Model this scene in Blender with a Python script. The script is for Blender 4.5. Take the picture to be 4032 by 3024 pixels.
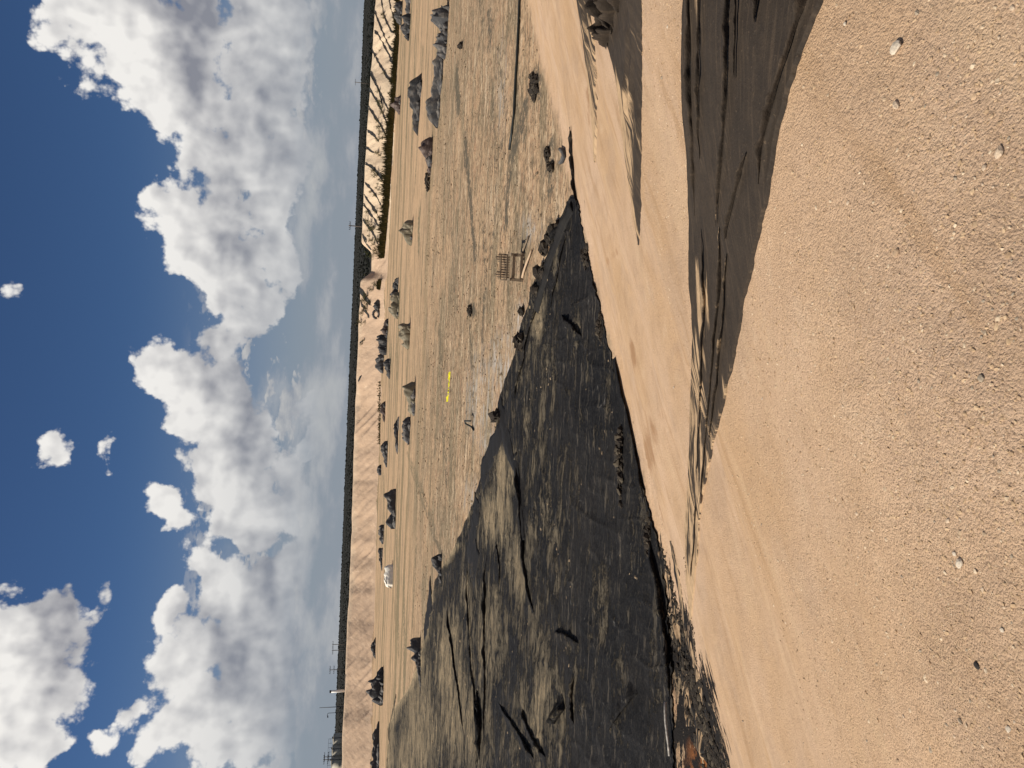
import bpy, math, random
import numpy as np
from math import radians, sin, cos, pi
from mathutils import Matrix, Vector

for o in list(bpy.data.objects):
    bpy.data.objects.remove(o)
S = bpy.context.scene
COL = S.collection
random.seed(7)
RNG = np.random.default_rng(7)

# ------------------------------------------------------------------ camera
EYE = 7.0
FPX = 2900.0                                   # focal length in photo pixels (4032 wide)
PITCH, ROLL = radians(12.45), radians(2.3)
F = np.array([0, cos(PITCH), -sin(PITCH)])
R0 = np.array([1.0, 0, 0]); D0 = np.array([0, -sin(PITCH), -cos(PITCH)])
R = cos(ROLL) * R0 - sin(ROLL) * D0
D = np.cross(F, R)
cam_d = bpy.data.cameras.new('camera')
cam = bpy.data.objects.new('camera', cam_d)
COL.objects.link(cam)
cam_d.sensor_fit = 'HORIZONTAL'; cam_d.sensor_width = 36.0
cam_d.lens = FPX / 4032 * 36
cam_d.clip_start = 0.05; cam_d.clip_end = 30000
M = Matrix(((D[0], R[0], -F[0], 0), (D[1], R[1], -F[1], 0), (D[2], R[2], -F[2], EYE), (0, 0, 0, 1)))
cam.matrix_world = M                            # the phone was held sideways: the picture is turned by 90 degrees
S.camera = cam

# ------------------------------------------------------------------ light
SUN_EL, SUN_AZ = radians(44), radians(-90)      # azimuth from +Y towards +X
SUNV = np.array([sin(SUN_AZ) * cos(SUN_EL), cos(SUN_AZ) * cos(SUN_EL), sin(SUN_EL)])
sun_d = bpy.data.lights.new('sun', 'SUN')
sun = bpy.data.objects.new('sun', sun_d); COL.objects.link(sun)
sun_d.energy = 5.0; sun_d.angle = radians(0.53); sun_d.color = (1.0, 0.93, 0.82)
sun.rotation_euler = Vector(SUNV).to_track_quat('Z', 'Y').to_euler()
sun.location = (-60, 25, 60)
S.view_settings.view_transform = 'Standard'
S.view_settings.look = 'None'
S.view_settings.exposure = 0.14
S.view_settings.gamma = 1.0
S.view_settings.use_curve_mapping = False
S.cycles.max_bounces = 5
S.cycles.diffuse_bounces = 2
S.cycles.glossy_bounces = 2


def ray(x, y):
    """Direction through photo pixel (x, y)."""
    v = F + (x - 2016) / FPX * D + (1512 - y) / FPX * R
    return v / np.linalg.norm(v)


# ------------------------------------------------------------------ node helper
class NT:
    def __init__(self, tree):
        self.t = tree; self.n = tree.nodes; self.l = tree.links

    def put(self, sock, v):
        if isinstance(v, bpy.types.NodeSocket):
            self.l.new(v, sock)
        elif v is not None:
            if hasattr(sock, 'default_value'):
                if sock.type == 'RGBA' and not isinstance(v, (int, float)) and len(v) == 3:
                    v = (*v, 1.0)
                sock.default_value = v

    def node(self, typ, **kw):
        n = self.n.new(typ)
        for k, v in kw.items():
            setattr(n, k, v)
        return n

    def math(self, op, a, b=None, c=None, clamp=False):
        n = self.node('ShaderNodeMath', operation=op, use_clamp=clamp)
        self.put(n.inputs[0], a); self.put(n.inputs[1], b); self.put(n.inputs[2], c)
        return n.outputs[0]

    def vmath(self, op, a, b=None, scale=None):
        n = self.node('ShaderNodeVectorMath', operation=op)
        self.put(n.inputs[0], a); self.put(n.inputs[1], b)
        if scale is not None:
            self.put(n.inputs['Scale'], scale)
        return n.outputs['Value'] if op in ('LENGTH', 'DOT_PRODUCT', 'DISTANCE') else n.outputs[0]

    def ramp(self, v, a, b, lo=0.0, hi=1.0, smooth=True):
        n = self.node('ShaderNodeMapRange', interpolation_type='SMOOTHSTEP' if smooth else 'LINEAR')
        self.put(n.inputs[0], v); self.put(n.inputs[1], a); self.put(n.inputs[2], b)
        self.put(n.inputs[3], lo); self.put(n.inputs[4], hi)
        return n.outputs[0]

    def noise(self, vec, scale, detail=4, rough=0.55, dist=0.0, out=0, lac=2.0, dims='3D'):
        n = self.node('ShaderNodeTexNoise', noise_dimensions=dims)
        self.put(n.inputs['Vector'], vec)
        n.inputs['Scale'].default_value = scale; n.inputs['Detail'].default_value = detail
        n.inputs['Roughness'].default_value = rough; n.inputs['Distortion'].default_value = dist
        n.inputs['Lacunarity'].default_value = lac
        return n.outputs[out]

    def voro(self, vec, scale, feature='F1', detail=0, rough=0.5, rnd=1.0, out='Distance', smooth=0.5, dims='3D'):
        n = self.node('ShaderNodeTexVoronoi', feature=feature, voronoi_dimensions=dims)
        self.put(n.inputs['Vector'], vec)
        n.inputs['Scale'].default_value = scale
        n.inputs['Detail'].default_value = detail; n.inputs['Roughness'].default_value = rough
        n.inputs['Randomness'].default_value = rnd
        if 'Smoothness' in n.inputs:
            n.inputs['Smoothness'].default_value = smooth
        return n.outputs[out]

    def mix(self, f, a, b, blend='MIX'):
        n = self.node('ShaderNodeMix', data_type='RGBA', blend_type=blend)
        self.put(n.inputs[0], f); self.put(n.inputs[6], a); self.put(n.inputs[7], b)
        return n.outputs[2]

    def attr(self, name):
        n = self.node('ShaderNodeAttribute', attribute_name=name)
        return n.outputs['Fac']

    def scalev(self, vec, s):
        return self.vmath('MULTIPLY', vec, s)


# ------------------------------------------------------------------ sky
SKY_TINT = (0.265, 0.36, 0.49)
def azel(x, y):
    v = ray(x, y)
    return math.degrees(math.atan2(v[0], v[1])), math.degrees(math.asin(v[2]))


# cumulus banks: (x, y, half height, half width) in the photo at 2212 px, turned into azimuth and elevation
CLOUDS = [
    (262, 60, 150, 120), (190, 10, 85, 85), (312, 175, 115, 90), (345, 240, 60, 45), (420, 60, 70, 130),
    (430, 220, 60, 80), (490, 330, 110, 70), (560, 240, 80, 120), (545, 90, 80, 130), (405, 330, 40, 40),
    (372, 435, 55, 50), (430, 490, 85, 75), (500, 540, 90, 80), (385, 560, 26, 26), (500, 430, 60, 60),
    (478, 640, 60, 60), (530, 715, 50, 45), (545, 610, 60, 90), (450, 600, 30, 45), (480, 760, 55, 40),
    (335, 795, 52, 44), (392, 830, 66, 60), (425, 905, 85, 75), (485, 880, 90, 100), (505, 970, 85, 80),
    (540, 1060, 65, 90), (475, 1045, 60, 60), (565, 1140, 45, 60), (490, 1120, 50, 35), (560, 960, 50, 90),
    (348, 1082, 48, 34), (385, 1130, 35, 30), (332, 1060, 26, 26),
    (372, 1325, 52, 52), (440, 1200, 40, 30), (480, 1255, 60, 50), (510, 1310, 90, 80), (420, 1430, 85, 60),
    (425, 1540, 95, 85), (490, 1610, 100, 90), (550, 1400, 90, 130), (570, 1530, 90, 130), (595, 1300, 60, 100),
    (625, 1460, 60, 200), (645, 1250, 50, 80), (290, 1540, 36, 46), (322, 1625, 24, 40),
    (650, 870, 22, 34), (690, 840, 20, 40), (685, 950, 34, 50), (640, 1020, 40, 50), (645, 1105, 55, 70),
    (62, 1400, 130, 120), (110, 1325, 90, 60), (125, 1485, 85, 65), (35, 1550, 90, 70), (60, 1625, 80, 60),
    (205, 1600, 40, 30), (138, 965, 46, 42), (240, 992, 19, 66), (178, 1035, 14, 14),
    (242, 1292, 17, 46), (248, 1145, 14, 15), (30, 640, 26, 26), (12, 1130, 16, 14), (20, 1250, 20, 20),
    (620, 130, 60, 150), (600, 420, 50, 120), (610, 560, 40, 60), (640, 330, 36, 90),
]
# darker cloud bases
BASES = [(420, 40, 62, 190), (430, 190, 45, 90), (490, 560, 34, 110), (500, 330, 30, 120), (545, 900, 34, 130), (450, 860, 22, 80),
         (150, 1390, 80, 90), (110, 1300, 60, 60), (555, 1370, 44, 130), (395, 1335, 36, 44), (500, 1470, 22, 60),
         (470, 1400, 30, 40), (590, 1560, 30, 140), (560, 700, 14, 80), (640, 1480, 22, 190), (600, 200, 24, 180)]


def build_world():
    w = bpy.data.worlds.new('World'); S.world = w
    w.use_nodes = True
    nt = NT(w.node_tree); nt.n.clear()
    out = nt.node('ShaderNodeOutputWorld')
    bg = nt.node('ShaderNodeBackground')
    STR = 0.1
    bg.inputs['Strength'].default_value = STR
    nt.l.new(bg.outputs[0], out.inputs['Surface'])
    sky = nt.node('ShaderNodeTexSky', sky_type='NISHITA')
    sky.sun_disc = False
    sky.sun_elevation = SUN_EL; sky.sun_rotation = SUN_AZ
    sky.altitude = 800; sky.air_density = 1.0; sky.dust_density = 0.6; sky.ozone_density = 2.0
    tc = nt.node('ShaderNodeTexCoord')
    d = nt.vmath('NORMALIZE', tc.outputs['Generated'])
    sep = nt.node('ShaderNodeSeparateXYZ'); nt.l.new(d, sep.inputs[0])
    az = nt.math('MULTIPLY', nt.math('ARCTAN2', sep.outputs[0], sep.outputs[1]), 180 / pi)
    el = nt.math('MULTIPLY', nt.math('ARCSINE', sep.outputs[2]), 180 / pi)
    cmb = nt.node('ShaderNodeCombineXYZ')
    nt.l.new(az, cmb.inputs[0]); nt.l.new(el, cmb.inputs[1])
    q0 = cmb.outputs[0]
    warp = nt.vmath('SUBTRACT', nt.noise(q0, 0.16, 2, 0.5, out=1, dims='2D'), (0.5, 0.5, 0.5))
    q = nt.vmath('ADD', q0, nt.vmath('MULTIPLY', warp, (4.0, 2.6, 0)))
    # The layout of the cloud banks is a smooth field over azimuth and elevation. It is broken into products of
    # one curve in azimuth and one in elevation, which curve nodes can hold.
    A0, A1, E0, E1 = -36.0, 36.0, -3.0, 49.0
    ga = np.linspace(A0, A1, 145); ge = np.linspace(E0, E1, 105)
    GA, GE = np.meshgrid(ga, ge)
    k = 4032 / 2212

    def dome(items, grow):
        best = np.full(GA.shape, 9.0)
        for (x, y, hh, hw) in items:
            a, e = azel(x * k, y * k)
            ra = abs(azel(x * k, (y + hw) * k)[0] - a) * grow; re = abs(azel((x + hh) * k, y * k)[1] - e) * grow
            dist = np.hypot((GA - a) / ra, np.where(GE < e, (GE - e) / (re * 0.8), (GE - e) / re))
            h = np.clip(0.5 + 0.5 * (dist - best) / 0.22, 0, 1)
            best = dist * (1 - h) + best * h - 0.22 * h * (1 - h)
        return 1 - best
    bank = np.clip(dome(CLOUDS, 1.22), -0.55, 0.75)
    base = np.clip(dome(BASES, 1.5), 0, 1)
    base = base * base * (3 - 2 * base)
    # light comes from the upper left: compare with the field a little nearer to the sun
    ia = np.clip(np.arange(len(ga)) - 5, 0, None); ie = np.clip(np.arange(len(ge)) + 4, None, len(ge) - 1)
    slope = np.clip(bank - bank[ie][:, ia], -0.5, 0.5)
    macro = 0.62 * slope - 0.64 * base

    def blur(f, n):
        kk = np.hanning(n + 2)[1:-1]; kk /= kk.sum()
        for ax in (0, 1):
            f = np.apply_along_axis(lambda v: np.convolve(np.pad(v, n // 2, 'edge'), kk, 'valid'), ax, f)
        return f
    bank, macro = blur(bank, 3), blur(macro, 5)
    an = nt.ramp(az, A0, A1, smooth=False); en = nt.ramp(el, E0, E1, smooth=False)

    def curves(src, us):
        n = nt.node('ShaderNodeRGBCurve')
        mp = n.mapping; mp.use_clip = False
        lo = []; sp = []
        for c in range(3):
            v = us[c]; l = float(v.min()); d_ = float(v.max() - l) or 1.0
            lo.append(l); sp.append(d_)
            pts = mp.curves[c].points
            xs = np.linspace(0, 1, len(v))
            pts[0].location = (0, (v[0] - l) / d_); pts[1].location = (1, (v[-1] - l) / d_)
            for x_, y_ in zip(xs[1:-1], v[1:-1]):
                pts.new(float(x_), float((y_ - l) / d_))
            for p_ in pts:
                p_.handle_type = 'VECTOR'
        mp.update()
        nt.l.new(src, n.inputs['Color'])
        m = nt.node('ShaderNodeVectorMath', operation='MULTIPLY_ADD')
        nt.l.new(n.outputs[0], m.inputs[0]); m.inputs[1].default_value = sp; m.inputs[2].default_value = lo
        return m.outputs[0]

    def field(f, rank):
        U, Sg, Vt = np.linalg.svd(f, full_matrices=False)
        tot = None
        for r in range(0, rank, 3):
            ue = [U[::1, r + c] * Sg[r + c] for c in range(3)]
            va = [Vt[r + c] for c in range(3)]
            d_ = nt.vmath('DOT_PRODUCT', curves(en_v, ue), curves(an_v, va))
            tot = d_ if tot is None else nt.math('ADD', tot, d_)
        return tot
    # the layout is read at the warped place, so that its outlines are ragged
    sq = nt.node('ShaderNodeSeparateXYZ'); nt.l.new(q, sq.inputs[0])
    an_v = nt.ramp(sq.outputs[0], A0, A1, smooth=False); en_v = nt.ramp(sq.outputs[1], E0, E1, smooth=False)
    B0 = field(bank, 18); ML = field(macro, 12)

    def puffs(vec, voro=True, det=8):
        a = nt.noise(vec, 0.33, det, 0.60, 0.0, dims='2D')
        v = nt.math('MULTIPLY', nt.math('SUBTRACT', a, 0.5), 1.45)
        if voro:
            b = nt.voro(vec, 0.62, 'SMOOTH_F1', 3 if det > 6 else 1.5, 0.55, 1.0, smooth=0.45, dims='2D')
            v = nt.math('SUBTRACT', v, nt.math('MULTIPLY', nt.math('SUBTRACT', b, 0.40), 0.62))
        return v
    sd = np.array([-0.66, 0.75])
    # the billows themselves stay round: only a light warp
    q1 = nt.vmath('ADD', q0, nt.vmath('MULTIPLY', warp, (0.8, 0.6, 0)))

    def off(kk):
        return nt.vmath('ADD', q1, (float(sd[0] * kk), float(sd[1] * kk), 0))
    P0 = puffs(q1); S0 = puffs(q1, True, 3.6); Ps = puffs(off(0.75), True, 3.6); M0 = puffs(q1, False, 2.2); P1 = puffs(off(3.0), False, 2.2)
    # clouds out of frame: scattered, like those in view
    away = nt.math('MAXIMUM', nt.ramp(nt.math('ABSOLUTE', az), 28, 35), nt.ramp(el, 40, 48))
    far_n = nt.noise(d, 2.2, 3, 0.5)
    Bf = nt.ramp(far_n, 0.42, 0.72, -0.5, 0.6, smooth=False)
    inv = nt.math('SUBTRACT', 1.0, away)
    B = nt.math('ADD', nt.math('MULTIPLY', B0, inv), nt.math('MULTIPLY', Bf, away))
    Dn = nt.math('ADD', nt.math('MULTIPLY_ADD', B, 1.2, 0.05), nt.math('MULTIPLY', P0, 0.70))
    a_soft = nt.ramp(Dn, -0.04, 0.22)
    # thin veil between the banks, low in the sky
    veil_n = nt.noise(nt.vmath('MULTIPLY', q1, (0.35, 1.0, 1.0)), 0.22, 7, 0.6, dims='2D')
    low = nt.ramp(el, 11, 3.0)
    veil = nt.math('MULTIPLY', nt.ramp(veil_n, 0.43, 0.58), nt.math('MULTIPLY', low, 0.85))
    lit = nt.math('ADD', nt.math('MULTIPLY', nt.math('SUBTRACT', S0, Ps), 0.42), nt.math('MULTIPLY', nt.math('SUBTRACT', M0, P1), 0.55))
    lit = nt.math('ADD', lit, nt.math('MULTIPLY', ML, inv))
    lit = nt.math('ADD', 0.66, lit)
    lit = nt.math('ADD', lit, nt.ramp(Dn, 0.02, 0.55, 0.10, -0.06), clamp=True)
    k = 1.0 / STR
    shade = (0.222 * k, 0.228 * k, 0.265 * k); light = (0.80 * k, 0.78 * k, 0.75 * k)
    ccol = nt.mix(lit, shade, light)
    # blue of the sky itself, greying towards the horizon
    skyc = nt.mix(1.0, sky.outputs[0], SKY_TINT, 'MULTIPLY')
    hz = nt.ramp(el, 17, 0.0)
    hz = nt.math('POWER', hz, 1.5)
    grey = (0.245 * k, 0.280 * k, 0.325 * k)
    skyc = nt.mix(nt.math('MULTIPLY', hz, 0.95), skyc, grey)
    vcol = nt.mix(nt.ramp(veil_n, 0.45, 0.72), (0.30 * k, 0.315 * k, 0.355 * k), (0.56 * k, 0.55 * k, 0.53 * k))
    skyc = nt.mix(nt.math('MULTIPLY', veil, 0.55), skyc, vcol)
    ccol = nt.mix(nt.math('MULTIPLY', hz, 0.58), ccol, grey)
    # rows of small far-off cumulus low in the sky
    ql = nt.vmath('MULTIPLY', q0, (0.55, 1.25, 0))

    def low_puffs(vec):
        return nt.math('SUBTRACT', nt.noise(vec, 0.62, 7, 0.62, 0.0, dims='2D'), nt.math('MULTIPLY', nt.voro(vec, 1.1, 'SMOOTH_F1', 2, 0.55, 1.0, smooth=0.4, dims='2D'), 0.22))
    L0 = low_puffs(ql); L1 = low_puffs(nt.vmath('ADD', ql, (-0.22, 0.34, 0)))
    rows = nt.noise(nt.vmath('MULTIPLY', q0, (0.06, 0.55, 0)), 1.0, 2, 0.5, dims='2D')
    la = nt.ramp(nt.math('ADD', L0, nt.math('MULTIPLY', nt.math('SUBTRACT', rows, 0.5), 0.9)), 0.385, 0.50)
    la = nt.math('MULTIPLY', la, nt.math('MULTIPLY', nt.ramp(el, 1.8, 4.0), nt.ramp(el, 12.0, 8.0)))
    ll = nt.math('ADD', 0.5, nt.math('MULTIPLY', nt.math('SUBTRACT', L0, L1), 2.2), clamp=True)
    lcol = nt.mix(ll, (0.27 * k, 0.285 * k, 0.33 * k), (0.60 * k, 0.575 * k, 0.54 * k))
    lcol = nt.mix(nt.math('MULTIPLY', hz, 0.62), lcol, grey)
    skyc = nt.mix(nt.math('MULTIPLY', la, 0.85), skyc, lcol)
    fin = nt.mix(nt.math('MULTIPLY', a_soft, nt.ramp(el, 1.2, 5.0)), skyc, ccol)
    nt.l.new(fin, bg.inputs['Color'])
    w.cycles.sampling_method = 'MANUAL'
    w.cycles.sample_map_resolution = 512


build_world()


# ------------------------------------------------------------------ numpy noise
def _hash(ix, iy, iz, seed):
    h = (ix.astype(np.int64) * 374761393 + iy.astype(np.int64) * 668265263 + iz.astype(np.int64) * 2147483647 + seed * 974634777) & 0xFFFFFFFF
    h = ((h ^ (h >> 13)) * 1274126177) & 0xFFFFFFFF
    h = (h ^ (h >> 16)) & 0xFFFFFFFF
    return h / 4294967295.0


def vnoise(x, y, seed=0, z=None):
    x = np.asarray(x, float); y = np.asarray(y, float)
    z = np.zeros_like(x) if z is None else np.asarray(z, float)
    three = bool(np.any(z))
    ix, iy, iz = np.floor(x), np.floor(y), np.floor(z)
    fx, fy, fz = x - ix, y - iy, z - iz
    fx = fx * fx * (3 - 2 * fx); fy = fy * fy * (3 - 2 * fy); fz = fz * fz * (3 - 2 * fz)

    def pl(k):
        a = _hash(ix, iy, iz + k, seed); b = _hash(ix + 1, iy, iz + k, seed)
        c = _hash(ix, iy + 1, iz + k, seed); d = _hash(ix + 1, iy + 1, iz + k, seed)
        return (a + (b - a) * fx) * (1 - fy) + (c + (d - c) * fx) * fy
    p = pl(0)
    if three:
        p = p * (1 - fz) + pl(1) * fz
    return p * 2 - 1


def fbm(x, y, oct=4, seed=0, z=None, rough=0.5):
    s = 0; a = 1; n = 0
    for i in range(oct):
        k = 2.03 ** i
        s = s + a * vnoise(np.asarray(x) * k + 17.3 * i, np.asarray(y) * k - 9.1 * i, seed + i, None if z is None else np.asarray(z) * k)
        n += a; a *= rough
    return s / n


def sstep(a, b, x):
    t = np.clip((np.asarray(x, float) - a) / (b - a), 0, 1)
    return t * t * (3 - 2 * t)


# ------------------------------------------------------------------ terrain
NX, NY = -0.617, 0.787                          # from the near bank straight out over the pond
_bs = np.linspace(-60, 30, 1801)
_bh = np.interp(_bs, [-60, -18, -7, 0, 1.3, 2.2, 8, 12.6, 13.6, 14.3, 30],
                [1.0, 1.0, 5.2, 5.40, 5.37, 5.10, 2.42, 0.52, 0.16, 0.0, 0.0])
_ker = np.hanning(25); _ker /= _ker.sum()
_bh = np.convolve(np.pad(_bh, 12, 'edge'), _ker, 'valid')
AZ_B = np.radians([-180, -60, -40, -25.6, -13.5, -2.1, 9.5, 18.7, 27, 40, 60, 180])
R_B = np.array([165, 165, 160, 158, 164, 164.6, 159, 160, 170, 185, 200, 200.])
AZ_C = np.radians([-180, -40, -25, -12.5, -1, 9.5, 15.5, 22.5, 27, 40, 180])
H_C = np.array([5.5, 5.6, 5.5, 5.15, 5.4, 5.45, 5.6, 5.0, 4.6, 4.6, 4.6])
NOTCH = radians(8.75)


def height(X, Y, fine=True):
    X = np.asarray(X, float); Y = np.asarray(Y, float)
    s = X * NX + Y * NY; t = X * NY - Y * NX
    r = np.hypot(X, Y); az = np.arctan2(X, Y)
    ss = s + 0.35 * fbm(t * 0.25, s * 0.05, 3, 11) * sstep(6, 12, s)
    h = np.interp(ss, _bs, _bh)
    bank = sstep(14.2, 13.2, ss)
    # gentle benches where the old sheets pull the sand down the right-hand bank
    right = sstep(-1, 4, t)
    h = h + bank * right * 0.10 * np.sin(s * 1.9 + 0.5 * fbm(t * .2, s * .2, 2, 4)) * sstep(1.5, 3.5, s) * sstep(13.5, 11, s)
    h = h + bank * 0.04 * fbm(t * 0.45, s * 0.8, 3, 21) * sstep(2.5, 7, r)
    # pond floor relief
    fl = sstep(13.6, 15.5, ss)
    if fine:
        h = h + fl * (0.05 * fbm(X * 0.25, Y * 0.25, 4, 31) + 0.035 * fbm(X * 1.3, Y * 1.3, 3, 37))
        h = h + bank * 0.012 * fbm(X * 3.0, Y * 3.0, 3, 41)
    # far embankment
    rb = np.interp(az, AZ_B, R_B) + 1.2 * fbm(az * 30, az * 0, 3, 51)
    hc = np.interp(az, AZ_C, H_C) + 0.14 * fbm(az * 60, az * 0, 3, 52)
    nd = np.abs(az - NOTCH) * 160
    hc = hc - 2.3 * sstep(4.2, 1.7, nd)
    u = r - rb
    e = np.interp(u, [0, 10.5, 14, 26], [0, 1, 1, 0])
    wash = sstep(-4, 0, u) * 0.25
    lvl = np.where(u > 12, 1.0, 0.0)
    eb = np.where(u > 12, 1.0 + (hc - 1.0) * e, hc * e + wash * 0)
    rill = np.abs(vnoise(az * 160 * 0.55 + u * 0.30, u * 0.10, 61)) * 0.30 * (0.5 + vnoise(az * 22, az * 0, 66) ** 2 * 2) + np.abs(vnoise(az * 160 * 1.3 + u * 0.5, u * 0.2, 62)) * 0.14
    face = sstep(0.3, 2.5, u) * sstep(11.5, 9, u)
    eb = eb - rill * face + 0.10 * fbm(az * 160 * .8, u * .8, 3, 63) * face
    far = sstep(100, 130, r)
    h = h * (1 - sstep(-1, 0, u)) + eb * sstep(-1, 0, u) * far
    # plain beyond, with the land lifting slightly far away
    pl = sstep(26, 40, u)
    h = h + pl * (0.25 * fbm(X * 0.01, Y * 0.01, 3, 71) + sstep(900, 5000, r) * (8 + 3.0 * fbm(az * 9, az * 0, 4, 72)))
    return h


_az = np.radians(np.concatenate([np.arange(-180, -60, 4.0), np.arange(-60, -31, 0.8), np.arange(-31, 31, 0.105), np.arange(31, 60, 0.8), np.arange(60, 180, 4.0)]))
_r = [0.25]
while _r[-1] < 12000:
    _x = _r[-1]
    _r.append(_x * (1 + (0.030 if _x < 1.0 else 0.0125 if _x < 12 else 0.0085 if _x < 70 else 0.0115 if _x < 145 else 0.0022 if _x < 188 else 0.02 if _x < 260 else 0.05)))
_r = np.array(_r)
_A, _RR = np.meshgrid(_az, _r)
_Z = height(_RR * np.sin(_A), _RR * np.cos(_A))


def hgrid(X, Y):
    """Height of the ground as meshed."""
    r = np.hypot(X, Y); a = np.arctan2(X, Y)
    fi = np.interp(r, _r, np.arange(len(_r))); fj = np.interp(a, _az, np.arange(len(_az)))
    i = np.minimum(fi.astype(int), len(_r) - 2); j = np.minimum(fj.astype(int), len(_az) - 2)
    u = fi - i; v = fj - j
    return (_Z[i, j] * (1 - u) + _Z[i + 1, j] * u) * (1 - v) + (_Z[i, j + 1] * (1 - u) + _Z[i + 1, j + 1] * u) * v


def ground_many(px, py):
    """Where the lines of sight through photo pixels meet the ground."""
    px = np.asarray(px, float); py = np.asarray(py, float)
    v = F[None] + ((px - 2016) / FPX)[:, None] * D[None] + ((1512 - py) / FPX)[:, None] * R[None]
    v /= np.linalg.norm(v, axis=1)[:, None]
    down = np.maximum(-v[:, 2], 1e-3)
    t0 = (EYE - 5.9) / down; t1 = (EYE + .4) / down
    a = t0.copy(); b = t1.copy(); done = np.zeros(len(px), bool)
    for k in range(1, 91):
        t = t0 * (t1 / t0) ** (k / 90)
        hit = ~done & (EYE + v[:, 2] * t < hgrid(v[:, 0] * t, v[:, 1] * t))
        b[hit] = t[hit]; a[~done & ~hit] = t[~done & ~hit]; done |= hit
    for _ in range(16):
        m = (a + b) / 2
        lo = EYE + v[:, 2] * m < hgrid(v[:, 0] * m, v[:, 1] * m)
        b = np.where(lo, m, b); a = np.where(lo, a, m)
    X, Y = v[:, 0] * b, v[:, 1] * b
    return np.stack([X, Y, hgrid(X, Y)], 1)


def ground(x, y):
    return ground_many([x], [y])[0]


# ------------------------------------------------------------------ object helpers
def link(name, me, mat=None, parent=None):
    o = bpy.data.objects.new(name, me); COL.objects.link(o)
    if mat is not None and me is not None:
        me.materials.append(mat)
    if parent is not None:
        o.parent = parent
    return o


def mesh(name, verts, faces, smooth=False):
    me = bpy.data.meshes.new(name)
    verts = np.asarray(verts, np.float32)
    if isinstance(faces, np.ndarray):
        k = faces.shape[1]; nf = len(faces)
        me.vertices.add(len(verts)); me.vertices.foreach_set('co', verts.ravel())
        me.loops.add(nf * k); me.loops.foreach_set('vertex_index', faces.astype(np.int32).ravel())
        me.polygons.add(nf)
        me.polygons.foreach_set('loop_start', np.arange(0, nf * k, k, dtype=np.int32))
        me.update(calc_edges=True)
    else:
        me.from_pydata([tuple(map(float, v)) for v in verts], [], faces)
        me.update()
    me.polygons.foreach_set('use_smooth', np.full(len(me.polygons), smooth))
    return me


def add_attr(me, name, vals):
    a = me.attributes.new(name, 'FLOAT', 'POINT')
    a.data.foreach_set('value', np.asarray(vals, np.float32))


def empty(name, loc, label, cat, group=None, rz=0.0):
    o = bpy.data.objects.new(name, None); COL.objects.link(o)
    o.empty_display_size = 0.2
    o.location = loc; o.rotation_euler = (0, 0, rz)
    return tag(o, label, cat, group)


def tag(o, label=None, cat=None, group=None, kind=None):
    if label: o['label'] = label
    if cat: o['category'] = cat
    if group: o['group'] = group
    if kind: o['kind'] = kind
    return o


class Builder:
    """Collects simple solids into one mesh."""
    def __init__(self):
        self.v = []; self.f = []

    def add(self, vs, fs):
        b = len(self.v); self.v += [tuple(map(float, p)) for p in vs]
        self.f += [tuple(b + i for i in q) for q in fs]

    def bar(self, a, b, w, d, up=(0, 0, 1), taper=1.0):
        a = np.array(a, float); b = np.array(b, float)
        ax = b - a; ax /= np.linalg.norm(ax)
        s = np.cross(ax, up)
        if np.linalg.norm(s) < 1e-4: s = np.cross(ax, (0, 1, 0))
        s /= np.linalg.norm(s); n = np.cross(s, ax)
        vs = []
        for p, k in ((a, 1), (b, taper)):
            for i, j in ((-1, -1), (1, -1), (1, 1), (-1, 1)):
                vs.append(p + s * i * w / 2 * k + n * j * d / 2 * k)
        self.add(vs, [(3, 2, 1, 0), (4, 5, 6, 7), (0, 1, 5, 4), (1, 2, 6, 5), (2, 3, 7, 6), (3, 0, 4, 7)])

    def tube(self, pts, rad, n=8, caps=True):
        pts = [np.array(p, float) for p in pts]
        rads = rad if isinstance(rad, (list, tuple, np.ndarray)) else [rad] * len(pts)
        vs = []; fs = []
        for i, p in enumerate(pts):
            ax = pts[min(i + 1, len(pts) - 1)] - pts[max(i - 1, 0)]; ax /= np.linalg.norm(ax)
            s = np.cross(ax, (0, 0, 1))
            if np.linalg.norm(s) < 1e-3: s = np.array([1.0, 0, 0])
            s /= np.linalg.norm(s); m = np.cross(s, ax)
            for k in range(n):
                a = 2 * pi * k / n
                vs.append(p + (s * cos(a) + m * sin(a)) * rads[i])
        for i in range(len(pts) - 1):
            for k in range(n):
                k2 = (k + 1) % n
                fs.append((i * n + k, i * n + k2, (i + 1) * n + k2, (i + 1) * n + k))
        if caps:
            fs.append(tuple(range(n - 1, -1, -1))); fs.append(tuple((len(pts) - 1) * n + k for k in range(n)))
        self.add(vs, fs)

    def lathe(self, prof, n=24, c=(0, 0)):
        vs = []; fs = []
        for (r, z) in prof:
            for k in range(n):
                a = 2 * pi * k / n
                vs.append((c[0] + r * cos(a), c[1] + r * sin(a), z))
        for i in range(len(prof) - 1):
            for k in range(n):
                k2 = (k + 1) % n
                fs.append((i * n + k, i * n + k2, (i + 1) * n + k2, (i + 1) * n + k))
        fs.append(tuple((len(prof) - 1) * n + k for k in range(n)))
        self.add(vs, fs)

    def obj(self, name, mat, parent=None, smooth=False):
        return link(name, mesh(name, self.v, self.f, smooth), mat, parent)


# ------------------------------------------------------------------ materials
def material(name):
    m = bpy.data.materials.new(name); m.use_nodes = True
    nt = NT(m.node_tree); nt.n.clear()
    out = nt.node('ShaderNodeOutputMaterial'); b = nt.node('ShaderNodeBsdfPrincipled')
    nt.l.new(b.outputs[0], out.inputs['Surface'])
    b.inputs['Roughness'].default_value = 0.9
    b.inputs['Specular IOR Level'].default_value = 0.04
    return m, nt, b


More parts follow.
